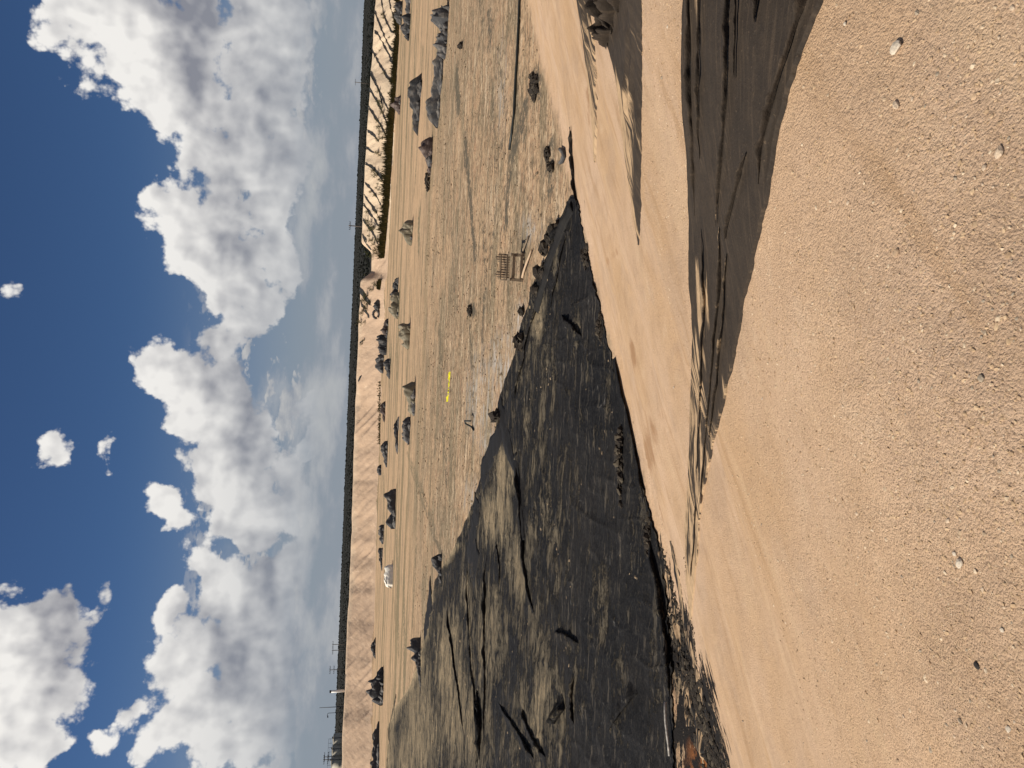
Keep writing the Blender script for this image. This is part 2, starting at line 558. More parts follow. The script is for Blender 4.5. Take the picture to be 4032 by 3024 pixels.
def bump(nt, b, h, strength=0.5, dist=0.01):
    n = nt.node('ShaderNodeBump'); n.inputs['Strength'].default_value = strength
    n.inputs['Distance'].default_value = dist
    nt.l.new(h, n.inputs['Height']); nt.l.new(n.outputs[0], b.inputs['Normal'])


SAND_A, SAND_B, SAND_C = (0.555, 0.386, 0.258), (0.40, 0.265, 0.162), (0.63, 0.465, 0.315)


def sand_color(nt, p):
    n1 = nt.noise(p, 0.35, 5, 0.6); n2 = nt.noise(p, 2.6, 6, 0.65); n3 = nt.noise(p, 52, 4, 0.72); n5 = nt.noise(p, 0.8, 5, 0.62, 0.5)
    c = nt.mix(nt.ramp(n1, 0.35, 0.68), SAND_A, (0.51, 0.335, 0.195))
    c = nt.mix(nt.math('MULTIPLY', nt.ramp(n5, 0.50, 0.64), 0.55), c, (0.44, 0.305, 0.205))
    c = nt.mix(nt.math('MULTIPLY', nt.ramp(n2, 0.50, 0.72), 0.45), c, SAND_B)
    c = nt.mix(nt.math('MULTIPLY', nt.ramp(n2, 0.45, 0.25), 0.45), c, SAND_C)
    c = nt.mix(nt.math('MULTIPLY', nt.ramp(n3, 0.52, 0.66), 0.62), c, (0.27, 0.175, 0.11))
    c = nt.mix(nt.math('MULTIPLY', nt.ramp(n3, 0.42, 0.26), 0.50), c, (0.68, 0.53, 0.36))
    return c


def mat_gravel():
    m, nt, b = material('gravelly sand')
    p = nt.node('ShaderNodeNewGeometry').outputs['Position']
    c = sand_color(nt, p)
    # raked, washed streaks running along the bank
    rot = nt.node('ShaderNodeMapping'); rot.inputs['Rotation'].default_value = (0, 0, -radians(38.1)); nt.l.new(p, rot.inputs['Vector'])
    st = nt.noise(nt.vmath('MULTIPLY', rot.outputs[0], (0.35, 3.2, 1)), 1.0, 6, 0.62)
    c = nt.mix(nt.math('MULTIPLY', nt.ramp(st, 0.52, 0.68), 0.50), c, (0.38, 0.235, 0.125))
    c = nt.mix(nt.math('MULTIPLY', nt.ramp(st, 0.46, 0.30), 0.35), c, (0.60, 0.43, 0.27))
    # fragments of black sheet still stuck in the bank
    blk = nt.attr('black')
    fr = nt.noise(nt.vmath('MULTIPLY', rot.outputs[0], (1.2, 3.6, 1)), 1.6, 7, 0.72)
    f = nt.ramp(nt.math('ADD', blk, nt.math('MULTIPLY', nt.math('SUBTRACT', fr, 0.5), 2.6)), 0.62, 0.74)
    c = nt.mix(nt.math('MULTIPLY', f, nt.ramp(blk, 0.02, 0.12)), c, (0.022, 0.020, 0.019))
    mo = nt.attr('moist')
    mn = nt.noise(nt.vmath('MULTIPLY', rot.outputs[0], (0.7, 1.6, 1)), 1.1, 7, 0.7, 0.6)
    c = nt.mix(nt.math('MULTIPLY', nt.ramp(nt.math('ADD', mo, nt.math('MULTIPLY', nt.math('SUBTRACT', mn, 0.5), 1.8)), 0.45, 0.85), nt.math('MULTIPLY', nt.ramp(mo, 0, .2), 0.8)), c, (0.33, 0.19, 0.10))
    rust = nt.attr('rust')
    rn = nt.noise(p, 3.5, 5, 0.7)
    c = nt.mix(nt.math('MULTIPLY', rust, nt.ramp(rn, 0.45, 0.6)), c, (0.30, 0.115, 0.04))
    nt.put(b.inputs['Base Color'], c)
    g1 = nt.voro(p, 95, 'F1', 1, 0.5); g2 = nt.noise(p, 150, 5, 0.7); g3 = nt.noise(p, 26, 4, 0.6)
    hgt = nt.math('ADD', nt.math('MULTIPLY', nt.math('SUBTRACT', 0.6, g1), 0.5), nt.math('ADD', nt.math('MULTIPLY', g2, 0.7), nt.math('MULTIPLY', g3, 1.2)))
    bump(nt, b, hgt, 0.75, 0.016)
    return m


def mat_mud():
    m, nt, b = material('dried pond mud')
    p = nt.node('ShaderNodeNewGeometry').outputs['Position']
    px = nt.vmath('MULTIPLY', p, (0.14, 1.0, 1.0))
    n0 = nt.noise(p, 0.055, 4, 0.55, 0.4); n1 = nt.noise(nt.vmath('MULTIPLY', p, (0.45, 1.0, 1.0)), 0.36, 7, 0.68, 0.8); n2 = nt.noise(p, 1.7, 6, 0.72)
    n3 = nt.noise(px, 0.42, 6, 0.62, 0.5); n4 = nt.noise(p, 7.0, 5, 0.7); n5 = nt.noise(p, 0.9, 6, 0.7, 1.0)
    n6 = nt.noise(nt.vmath('MULTIPLY', p, (0.16, 1.0, 1.0)), 1.7, 6, 0.66, 0.4); n7 = nt.noise(nt.vmath('MULTIPLY', p, (0.38, 1.0, 1.0)), 6.5, 6, 0.74)
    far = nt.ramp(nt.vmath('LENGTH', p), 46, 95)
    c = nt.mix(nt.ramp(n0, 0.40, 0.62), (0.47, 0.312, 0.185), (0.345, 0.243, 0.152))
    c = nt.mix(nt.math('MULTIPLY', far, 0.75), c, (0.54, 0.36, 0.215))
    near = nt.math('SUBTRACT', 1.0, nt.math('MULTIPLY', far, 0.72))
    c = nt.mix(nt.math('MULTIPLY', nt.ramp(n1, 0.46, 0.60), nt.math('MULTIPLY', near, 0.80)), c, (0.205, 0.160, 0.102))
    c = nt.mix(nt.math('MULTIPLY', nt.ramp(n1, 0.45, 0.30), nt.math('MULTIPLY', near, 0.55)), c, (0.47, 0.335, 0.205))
    c = nt.mix(nt.math('MULTIPLY', nt.ramp(n5, 0.51, 0.64), nt.math('MULTIPLY', near, 0.6)), c, (0.42, 0.245, 0.145))
    # long darker bands left by the drying water, straight across the pond
    c = nt.mix(nt.math('MULTIPLY', nt.ramp(n3, 0.52, 0.62), 0.66), c, (0.20, 0.165, 0.105))
    bands = nt.noise(nt.vmath('MULTIPLY', p, (0.012, 0.34, 1.0)), 1.0, 3, 0.5, 0.3)
    c = nt.mix(nt.math('MULTIPLY', nt.ramp(bands, 0.55, 0.59), nt.math('MULTIPLY', far, 0.75)), c, (0.19, 0.155, 0.088))
    fine_b = nt.noise(nt.vmath('MULTIPLY', p, (0.05, 1.3, 1.0)), 1.0, 4, 0.6)
    c = nt.mix(nt.math('MULTIPLY', nt.ramp(fine_b, 0.52, 0.68), nt.math('MULTIPLY', far, 0.5)), c, (0.28, 0.20, 0.115))
    # crust, crumbs and grit
    c = nt.mix(nt.math('MULTIPLY', nt.ramp(n6, 0.53, 0.62), nt.math('MULTIPLY', near, 0.75)), c, (0.150, 0.118, 0.078))
    c = nt.mix(nt.math('MULTIPLY', nt.ramp(n6, 0.46, 0.37), nt.math('MULTIPLY', near, 0.70)), c, (0.60, 0.455, 0.305))
    c = nt.mix(nt.math('MULTIPLY', nt.ramp(n7, 0.52, 0.59), nt.math('MULTIPLY', near, 0.85)), c, (0.105, 0.082, 0.056))
    c = nt.mix(nt.math('MULTIPLY', nt.ramp(n7, 0.45, 0.38), nt.math('MULTIPLY', near, 0.65)), c, (0.60, 0.47, 0.31))
    c = nt.mix(nt.math('MULTIPLY', nt.ramp(n2, 0.53, 0.62), nt.math('MULTIPLY', near, 0.45)), c, (0.12, 0.095, 0.064))
    c = nt.mix(nt.math('MULTIPLY', nt.ramp(n4, 0.55, 0.64), nt.math('MULTIPLY', near, 0.4)), c, (0.10, 0.08, 0.055))
    # salt crust and grey sludge, where they lie
    sl = nt.math('MULTIPLY', nt.attr('salt'), nt.ramp(nt.math('ADD', n6, nt.math('MULTIPLY', n2, .6)), 0.74, 0.92))
    c = nt.mix(nt.math('MULTIPLY', sl, 0.85), c, (0.55, 0.50, 0.44))
    dk = nt.attr('dark')
    dm = nt.ramp(nt.math('ADD', dk, nt.math('MULTIPLY', nt.math('SUBTRACT', nt.noise(p, 1.9, 7, 0.78), 0.5), 3.0)), 0.42, 0.86)
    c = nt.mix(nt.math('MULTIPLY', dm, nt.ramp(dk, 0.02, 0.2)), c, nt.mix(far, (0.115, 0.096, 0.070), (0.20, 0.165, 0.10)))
    blk = nt.attr('black')
    fr = nt.noise(nt.vmath('MULTIPLY', p, (1.0, 2.6, 1)), 1.7, 7, 0.74)
    bf = nt.math('MULTIPLY', nt.ramp(nt.math('ADD', blk, nt.math('MULTIPLY', nt.math('SUBTRACT', fr, 0.5), 2.6)), 0.60, 0.72), nt.ramp(blk, 0.02, 0.12))
    sd = nt.vmath('DOT_PRODUCT', p, (NX, NY, 0))
    edge = nt.math('ADD', sd, nt.math('MULTIPLY', nt.math('SUBTRACT', nt.noise(p, 0.8, 6, 0.7), 0.5), 2.6))
    c = nt.mix(nt.ramp(edge, 14.9, 14.1), c, sand_color(nt, p))
    c = nt.mix(bf, c, (0.020, 0.018, 0.017))
    c = nt.mix(nt.math('MULTIPLY', nt.attr('rust'), nt.ramp(n2, 0.45, 0.6)), c, (0.30, 0.115, 0.04))
    nt.put(b.inputs['Base Color'], c)
    h = nt.math('ADD', nt.math('MULTIPLY', n6, 1.0), nt.math('ADD', nt.math('MULTIPLY', n4, 0.4), nt.math('MULTIPLY', nt.noise(p, 22, 3, 0.6), 0.25)))
    bump(nt, b, h, 0.8, 0.12)
    return m


def mat_berm():
    m, nt, b = material('eroded embankment earth')
    p = nt.node('ShaderNodeNewGeometry').outputs['Position']
    n1 = nt.noise(p, 0.20, 6, 0.65); n2 = nt.noise(p, 1.3, 6, 0.7); n3 = nt.noise(nt.vmath('MULTIPLY', p, (1.0, 0.3, 0.3)), 1.2, 5, 0.65)
    pale = nt.attr('pale')
    c = nt.mix(pale, (0.52, 0.368, 0.25), (0.66, 0.515, 0.355))
    c = nt.mix(nt.math('MULTIPLY', nt.ramp(n1, 0.47, 0.66), 0.40), c, (0.50, 0.345, 0.225))
    c = nt.mix(nt.math('MULTIPLY', nt.ramp(n2, 0.57, 0.72), 0.35), c, (0.36, 0.25, 0.16))
    c = nt.mix(nt.math('MULTIPLY', nt.ramp(n3, 0.45, 0.30), 0.45), c, (0.76, 0.58, 0.40))
    nt.put(b.inputs['Base Color'], c)
    bump(nt, b, nt.math('ADD', n2, n3), 0.5, 0.25)
    return m


def mat_plain():
    m, nt, b = material('scrub plain')
    p = nt.node('ShaderNodeNewGeometry').outputs['Position']
    n1 = nt.noise(nt.vmath('MULTIPLY', p, (0.25, 1, 1)), 0.006, 7, 0.7); n2 = nt.noise(p, 0.09, 5, 0.75)
    c = nt.mix(nt.ramp(n1, 0.42, 0.62), (0.017, 0.018, 0.014), (0.034, 0.030, 0.024))
    c = nt.mix(nt.math('MULTIPLY', nt.ramp(n2, 0.53, 0.66), 0.8), c, (0.014, 0.016, 0.012))
    nt.put(b.inputs['Base Color'], c)
    return m


def mat_liner(name, base=(0.020, 0.019, 0.018), dust=(0.40, 0.27, 0.16), amount=0.35, scale=1.0, rough=0.6, spec=0.22, stretch=7.0, hard=0.14, turn=4.0, drift=(0.50, 0.345, 0.205)):
    """Plastic pond sheet; attribute 'sand' says where dirt lies on it."""
    m, nt, b = material(name)
    p = nt.node('ShaderNodeNewGeometry').outputs['Position']
    rot = nt.node('ShaderNodeMapping'); rot.inputs['Rotation'].default_value = (0, 0, -radians(turn)); nt.l.new(p, rot.inputs['Vector'])
    pr = nt.vmath('MULTIPLY', rot.outputs[0], (1.0, stretch, 1.0))
    n1 = nt.noise(pr, 0.9 * scale, 7, 0.68); n2 = nt.noise(p, 6 * scale, 6, 0.7); n3 = nt.noise(p, 40 * scale, 3, 0.7)
    s = nt.attr('sand')
    f = nt.ramp(nt.math('ADD', s, nt.math('MULTIPLY', nt.math('SUBTRACT', n1, 0.5), 2.4)), 0.62 - hard, 0.62 + hard)
    f = nt.math('MULTIPLY', f, nt.ramp(s, 0.0, 0.10))
    n4 = nt.noise(nt.vmath('MULTIPLY', rot.outputs[0], (0.8, 14.0, 1.0)), 2.2 * scale, 6, 0.68)
    film = nt.math('MULTIPLY', nt.math('ADD', nt.math('MULTIPLY', nt.ramp(n2, 0.35, 0.75), 0.5), nt.ramp(n4, 0.48, 0.70)), amount)
    sp = nt.math('MULTIPLY', nt.ramp(n3, 0.62, 0.72), nt.math('ADD', amount, 0.05))
    bc = nt.mix(nt.math('MULTIPLY', film, 0.35), base, dust)
    bc = nt.mix(nt.math('MULTIPLY', sp, 0.6), bc, dust)
    grit = nt.mix(nt.ramp(n2, 0.35, 0.70), drift, tuple(0.72 * d for d in drift))
    c = nt.mix(nt.math('MULTIPLY', f, 0.93), bc, grit)
    nt.put(b.inputs['Base Color'], c)
    nt.put(b.inputs['Roughness'], nt.math('ADD', rough, nt.math('MULTIPLY', f, 0.4), clamp=True))
    b.inputs['Specular IOR Level'].default_value = spec
    bump(nt, b, nt.math('ADD', nt.math('MULTIPLY', n2, 0.6), nt.math('ADD', n3, nt.math('MULTIPLY', f, 0.6))), 0.35, 0.02 / scale ** .5)
    return m


def mat_mudliner():
    """Old black sheet with sludge dried on it in ragged, drawn-out patches."""
    m, nt, b = material('muddy black liner')
    p = nt.node('ShaderNodeNewGeometry').outputs['Position']
    a = nt.vmath('MULTIPLY', p, (0.42, 1.0, 1.0))
    n0 = nt.noise(p, 0.28, 5, 0.6, 0.8); n1 = nt.noise(a, 0.8, 8, 0.72, 1.2); n2 = nt.noise(a, 3.2, 7, 0.74, 0.6); n3 = nt.noise(p, 14, 5, 0.72); n4 = nt.noise(p, 1.6, 6, 0.7, 1.5)
    n5 = nt.noise(nt.vmath('MULTIPLY', p, (0.16, 1.0, 1.0)), 5.5, 6, 0.7, 0.3); n6 = nt.noise(nt.vmath('MULTIPLY', p, (0.25, 1.0, 1.0)), 1.6, 6, 0.7, 2.0)
    s = nt.attr('sand')
    v = nt.math('ADD', s, nt.math('MULTIPLY', nt.math('SUBTRACT', n1, 0.5), 2.2))
    v = nt.math('ADD', v, nt.math('MULTIPLY', nt.math('SUBTRACT', n2, 0.5), 1.5))
    v = nt.math('ADD', v, nt.math('MULTIPLY', nt.math('SUBTRACT', n3, 0.5), 0.9))
    f1 = nt.ramp(v, 0.28, 0.42); f2 = nt.ramp(v, 0.55, 0.85)
    c = nt.mix(nt.ramp(n0, 0.4, 0.6), (0.011, 0.011, 0.012), (0.020, 0.0185, 0.018))
    c = nt.mix(nt.math('MULTIPLY', nt.ramp(n3, 0.48, 0.62), 0.5), c, (0.050, 0.044, 0.037))
    c = nt.mix(f1, c, nt.mix(nt.ramp(n3, 0.40, 0.60), (0.135, 0.112, 0.078), (0.062, 0.053, 0.041)))
    c = nt.mix(f2, c, nt.mix(nt.ramp(n2, 0.42, 0.60), (0.36, 0.275, 0.170), (0.19, 0.148, 0.095)))
    c = nt.mix(nt.math('MULTIPLY', nt.ramp(n4, 0.63, 0.70), 0.55), c, (0.20, 0.185, 0.165))
    c = nt.mix(nt.math('MULTIPLY', nt.ramp(n3, 0.60, 0.68), nt.math('MULTIPLY', f1, 0.5)), c, (0.26, 0.20, 0.13))
    c = nt.mix(nt.math('MULTIPLY', nt.ramp(n5, 0.55, 0.64), 0.45), c, (0.17, 0.142, 0.105))
    c = nt.mix(nt.math('MULTIPLY', nt.ramp(n5, 0.46, 0.38), 0.65), c, (0.012, 0.0115, 0.0115))
    nt.put(b.inputs['Base Color'], c)
    nt.put(b.inputs['Roughness'], nt.math('ADD', 0.62, nt.math('MULTIPLY', f1, 0.35), clamp=True))
    b.inputs['Specular IOR Level'].default_value = 0.05
    h = nt.math('ADD', nt.math('MULTIPLY', n2, 0.7), nt.math('ADD', nt.math('MULTIPLY', n5, 0.8), nt.math('ADD', nt.math('MULTIPLY', n6, 0.8), nt.math('MULTIPLY', f1, 0.4))))
    bump(nt, b, h, 0.9, 0.11)
    return m


def mat_tarp(name, base, dust, amount=0.5, rough=0.6):
    m, nt, b = material(name)
    g = nt.node('ShaderNodeNewGeometry')
    p = g.outputs['Position']
    n1 = nt.noise(p, 1.7, 6, 0.7); n2 = nt.noise(p, 9, 4, 0.7)
    sep = nt.node('ShaderNodeSeparateXYZ'); nt.l.new(g.outputs['Normal'], sep.inputs[0])
    f = nt.ramp(nt.math('ADD', n1, nt.math('MULTIPLY', sep.outputs[2], 0.22)), 0.52, 0.78)
    c = nt.mix(nt.math('MULTIPLY', f, amount), base, dust)
    c = nt.mix(nt.math('MULTIPLY', nt.ramp(n2, 0.55, 0.7), 0.4), c, tuple(.45 * x for x in base))
    nt.put(b.inputs['Base Color'], c)
    b.inputs['Roughness'].default_value = rough; b.inputs['Specular IOR Level'].default_value = 0.25
    bump(nt, b, nt.math('ADD', n1, nt.math('MULTIPLY', n2, .4)), 0.5, 0.12)
    return m


def mat_plain_color(name, col, rough=0.7, var=0.25, scale=8.0, stretch=None, spec=0.3):
    m, nt, b = material(name)
    tc = nt.node('ShaderNodeTexCoord').outputs['Object']
    v = nt.vmath('MULTIPLY', tc, stretch) if stretch else tc
    n = nt.noise(v, scale, 5, 0.65)
    c = nt.mix(nt.ramp(n, 0.3, 0.7), tuple(x * (1 - var) for x in col), tuple(min(1, x * (1 + var)) for x in col))
    nt.put(b.inputs['Base Color'], c)
    b.inputs['Roughness'].default_value = rough; b.inputs['Specular IOR Level'].default_value = spec
    bump(nt, b, n, 0.25, 0.01)
    return m


def mat_island(name, cols, rough=0.9, dusty=True):
    """Every loose piece of one mesh gets a shade of its own."""
    m, nt, b = material(name)
    g = nt.node('ShaderNodeNewGeometry')
    cr = nt.node('ShaderNodeValToRGB')
    nt.l.new(g.outputs['Random Per Island'], cr.inputs[0])
    el = cr.color_ramp.elements
    while len(el) < len(cols):
        el.new(0.5)
    for i, c in enumerate(cols):
        el[i].position = i / (len(cols) - 1); el[i].color = (*c, 1)
    n = nt.noise(g.outputs['Position'], 60, 3, 0.6)
    c = nt.mix(nt.math('MULTIPLY', nt.ramp(n, 0.5, 0.7), 0.35 if dusty else 0.0), cr.outputs[0], (0.25, 0.17, 0.10))
    nt.put(b.inputs['Base Color'], c)
    b.inputs['Roughness'].default_value = rough
    return m


MAT = {}
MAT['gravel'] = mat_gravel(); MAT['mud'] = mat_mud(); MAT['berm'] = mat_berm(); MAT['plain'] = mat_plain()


# ------------------------------------------------------------------ the ground: one height field, split into its regions
def build_ground():
    X = _RR * np.sin(_A); Y = _RR * np.cos(_A); Z = _Z
    nr, na = X.shape
    V = np.stack([X, Y, Z], 2).reshape(-1, 3)
    i = np.arange(nr - 1)[:, None] * na; j = np.arange(na)[None]
    j2 = (j + 1) % na
    Q = np.stack([i + j, i + j2, i + na + j2, i + na + j], 2).reshape(-1, 4)[:, ::-1]
    fc = V[Q].mean(1)
    s = fc[:, 0] * NX + fc[:, 1] * NY
    ra = np.hypot(fc[:, 0], fc[:, 1]); aa = np.arctan2(fc[:, 0], fc[:, 1])
    u = ra - np.interp(aa, AZ_B, R_B)
    wob = 0.5 * fbm(fc[:, 0] * .6, fc[:, 1] * .6, 4, 91)
    reg = np.where(u > 13.0, 3, np.where(u > 0.2 + wob, 2, np.where(s > 13.5, 1, 0)))
    out = {}
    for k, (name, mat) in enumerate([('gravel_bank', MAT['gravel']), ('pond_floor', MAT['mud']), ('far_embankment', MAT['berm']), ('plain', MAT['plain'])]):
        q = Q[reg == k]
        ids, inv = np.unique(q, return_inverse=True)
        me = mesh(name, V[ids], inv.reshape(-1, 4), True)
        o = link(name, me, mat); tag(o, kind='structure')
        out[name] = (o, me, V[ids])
    # the middle, under the camera
    c = Builder()
    ring = [tuple(V[k]) for k in range(na)]
    c.add([(0, 0, float(height(0, 0)))] + ring, [(0, k + 2 if k + 1 < na else 1, k + 1) for k in range(na)])
    return out


def line_field(V, items):
    """Ruts and streaks: (photo points, half width in metres, weight)."""
    f = np.zeros(len(V))
    for (pts, hw, w) in items:
        pa = np.array(pts, float)
        L = np.concatenate([[0], np.cumsum(np.hypot(*np.diff(pa, axis=0).T))]); q = np.linspace(0, L[-1], 40)
        P = ground_many(np.interp(q, L, pa[:, 0]), np.interp(q, L, pa[:, 1]))[:, :2]
        lo, hi = P.min(0) - 4, P.max(0) + 4
        idx = np.where(((V[:, :2] > lo) & (V[:, :2] < hi)).all(1))[0]
        best = np.full(len(idx), 1e9)
        for a, b in zip(P[:-1], P[1:]):
            ab = b - a; t = np.clip(((V[idx, :2] - a) @ ab) / max(ab @ ab, 1e-9), 0, 1)
            best = np.minimum(best, np.linalg.norm(V[idx, :2] - a - t[:, None] * ab, axis=1))
        f[idx] = np.maximum(f[idx], w * np.clip(1.6 - best / hw, 0, 1))
    return f


def blob_field(V, items):
    """Soft patches on the ground: (photo x, photo y, half height px, half width px, weight)."""
    f = np.zeros(len(V))
    for (x, y, hx, hy, w) in items:
        c = ground(x, y); a = ground(x, y - hy); b2 = ground(x + hx, y)
        e1 = (a - c)[:2]; e2 = (b2 - c)[:2]
        Mi = np.linalg.inv(np.stack([e1, e2], 1))
        dd = (V[:, :2] - c[:2]) @ Mi.T
        f = np.maximum(f, w * np.clip(1.25 - np.hypot(dd[:, 0], dd[:, 1]) * 0.75, 0, 1))
    return f


G = build_ground()
o, me, V = G['pond_floor']
add_attr(me, 'salt', blob_field(V, [(2050, 1260, 30, 60, 1), (1990, 1480, 40, 110, .9), (1890, 1560, 60, 150, .75), (2085, 900, 40, 50, .7),
                                    (1960, 1400, 30, 90, .8), (2020, 1350, 30, 70, .8), (1975, 330, 20, 150, .55), (1920, 1750, 30, 60, .8), (1850, 1950, 30, 60, .6)]))
RUTS = [([(1830, 540), (1845, 700), (1858, 860), (1870, 1010)], .55, .8), ([(1798, 285), (1800, 350), (1806, 420)], .9, .9), ([(1924, 60), (1935, 120), (1928, 170)], .7, .7),
        ([(2070, 430), (2040, 520), (2010, 640), (1998, 760), (1992, 880)], .7, .75), ([(2170, 590), (2160, 680), (2165, 745)], .6, .7), ([(1890, -20), (1900, 100), (1880, 230)], .5, .6),
        ([(1612, 1828), (1650, 1930), (1710, 2115), (1760, 2230)], .45, .62), ([(1622, 1822), (1662, 1930), (1722, 2112)], .35, .62), ([(1601, 1779), (1630, 1850), (1661, 1925)], .4, .62),
        ([(1960, 200), (1985, 330), (1990, 470), (1960, 640)], .5, .58), ([(1940, 420), (1950, 600), (1955, 800), (1935, 980)], .45, .58), ([(1730, 1300), (1738, 1500), (1745, 1720), (1760, 1900)], .9, .6),
        ([(1590, 2300), (1592, 2500), (1590, 2700)], 1.6, .72), ([(1640, 2150), (1632, 2300), (1625, 2450)], 1.1, .66), ([(1560, 2120), (1566, 2260), (1568, 2420), (1570, 2560)], 1.5, .7),
        ([(1510, 1880), (1512, 2000), (1515, 2150)], 2.2, .7), ([(1640, 60), (1634, 200), (1628, 420), (1618, 640)], 1.0, .78), ([(1665, 200), (1652, 420), (1640, 640), (1630, 760)], 1.0, .72),
        ([(1622, 0), (1616, 150), (1608, 330), (1600, 560)], 1.1, .75), ([(1700, 560), (1690, 640), (1680, 760)], .8, .7), ([(1655, 820), (1648, 900), (1650, 980)], 1.0, .85), ([(1530, 1290), (1535, 1420), (1532, 1600)], 1.3, .75),
        ([(1560, 1300), (1562, 1420), (1566, 1500)], .9, .7), ([(1770, 700), (1778, 900), (1790, 1150)], .5, .55), ([(1905, 900), (1912, 1100), (1900, 1300), (1905, 1480)], .6, .62), ([(1850, 1300), (1862, 1500), (1858, 1640)], .6, .62)]
add_attr(me, 'dark', np.maximum(line_field(V, RUTS), blob_field(V, [(2110, 330, 26, 80, .95), (2060, 480, 16, 90, .8), (1800, 380, 6, 60, .9), (1830, 600, 6, 90, .8), (1990, 880, 20, 60, .5),
                                    (1865, 1220, 14, 34, .9), (2170, 640, 14, 70, .55), (1670, 1700, 14, 60, .5), (1600, 2600, 60, 200, .45), (1560, 2850, 60, 200, .5),
                                    (1660, 2300, 30, 90, .35), (1470, 2000, 14, 500, .5), (1760, 1700, 20, 80, .55), (1650, 880, 5, 60, .8), (1580, 700, 4, 150, .6),
                                    (1610, 1000, 4, 120, .6), (1540, 1400, 4, 90, .8), (2170, 880, 24, 60, .6), (2060, 700, 60, 200, .36), (1960, 300, 70, 220, .32), (2100, 900, 50, 160, .40), (1890, 1250, 50, 260, .28), (1740, 2100, 50, 260, .34), (1820, 1700, 40, 240, .30)])))
BLACK = [(2620, 2330, 22, 120, .75), (2695, 2560, 46, 190, 1.0), (2760, 2800, 66, 200, 1.2), (2800, 2990, 70, 160, 1.25), (2640, 2330, 20, 120, .8), (2330, 640, 8, 260, .45),
         (2300, 900, 8, 160, .40), (2700, 2400, 8, 120, .45), (2810, 2700, 12, 240, .55), (2720, 2160, 14, 150, .45), (2600, 2180, 10, 160, .7), (2480, 1690, 8, 300, .5)]
RUST = [(2770, 3000, 46, 70, 1.0), (2740, 2960, 30, 50, .6)]
for key in ('gravel_bank', 'pond_floor'):
    o, me, V = G[key]
    add_attr(me, 'black', blob_field(V, BLACK)); add_attr(me, 'rust', blob_field(V, RUST))
o, me, V = G['gravel_bank']
add_attr(me, 'moist', blob_field(V, [(2490, 1400, 22, 120, .8), (2550, 1780, 34, 190, .8), (2600, 2050, 26, 150, .6), (2420, 1000, 20, 160, .55), (2320, 420, 16, 200, .6), (2350, 900, 12, 160, .5), (2700, 2500, 20, 200, .5)]))
o, me, V = G['far_embankment']
azv = np.arctan2(V[:, 0], V[:, 1])
add_attr(me, 'pale', np.clip(0.9 * sstep(radians(9.5), radians(11), azv) + 0.4 * sstep(9.0, 10.5, np.hypot(V[:, 0], V[:, 1]) - np.interp(azv, AZ_B, R_B)), 0, 1))  # crest and right-hand slope painted lighter, for the stronger sunlight they catch

# ------------------------------------------------------------------ sheets of pond liner on the near bank
MAT['liner'] = mat_liner('dusty black liner', (0.036, 0.0285, 0.0225), (0.31, 0.215, 0.135), 0.34, spec=0.05)
MAT['liner_near'] = mat_liner('dusty black liner close by', (0.036, 0.0285, 0.0225), (0.31, 0.215, 0.135), 0.30, spec=0.05, turn=-17.0, scale=1.3)
MAT['liner_dirty'] = mat_mudliner()
MAT['liner_clean'] = mat_liner('bare black liner', (0.017, 0.0165, 0.0165), (0.12, 0.095, 0.066), 0.30, spec=0.06)


def pl(pts, q, axis=1):
    """Piecewise line through photo points: x as a function of y (or the other way round)."""
    pts = sorted(pts, key=lambda p: p[axis])
    return np.interp(q, [p[axis] for p in pts], [p[1 - axis] for p in pts])


def extend(pts, y0):
    pts = sorted(pts, key=lambda p: p[1])
    """Carry an edge on past the top of the picture (the right-hand side of the place)."""
    a, b = pts[0], pts[1]
    k = (b[0] - a[0]) / (b[1] - a[1])
    return [(a[0] + k * (y0 - a[1]), y0)] + list(pts)


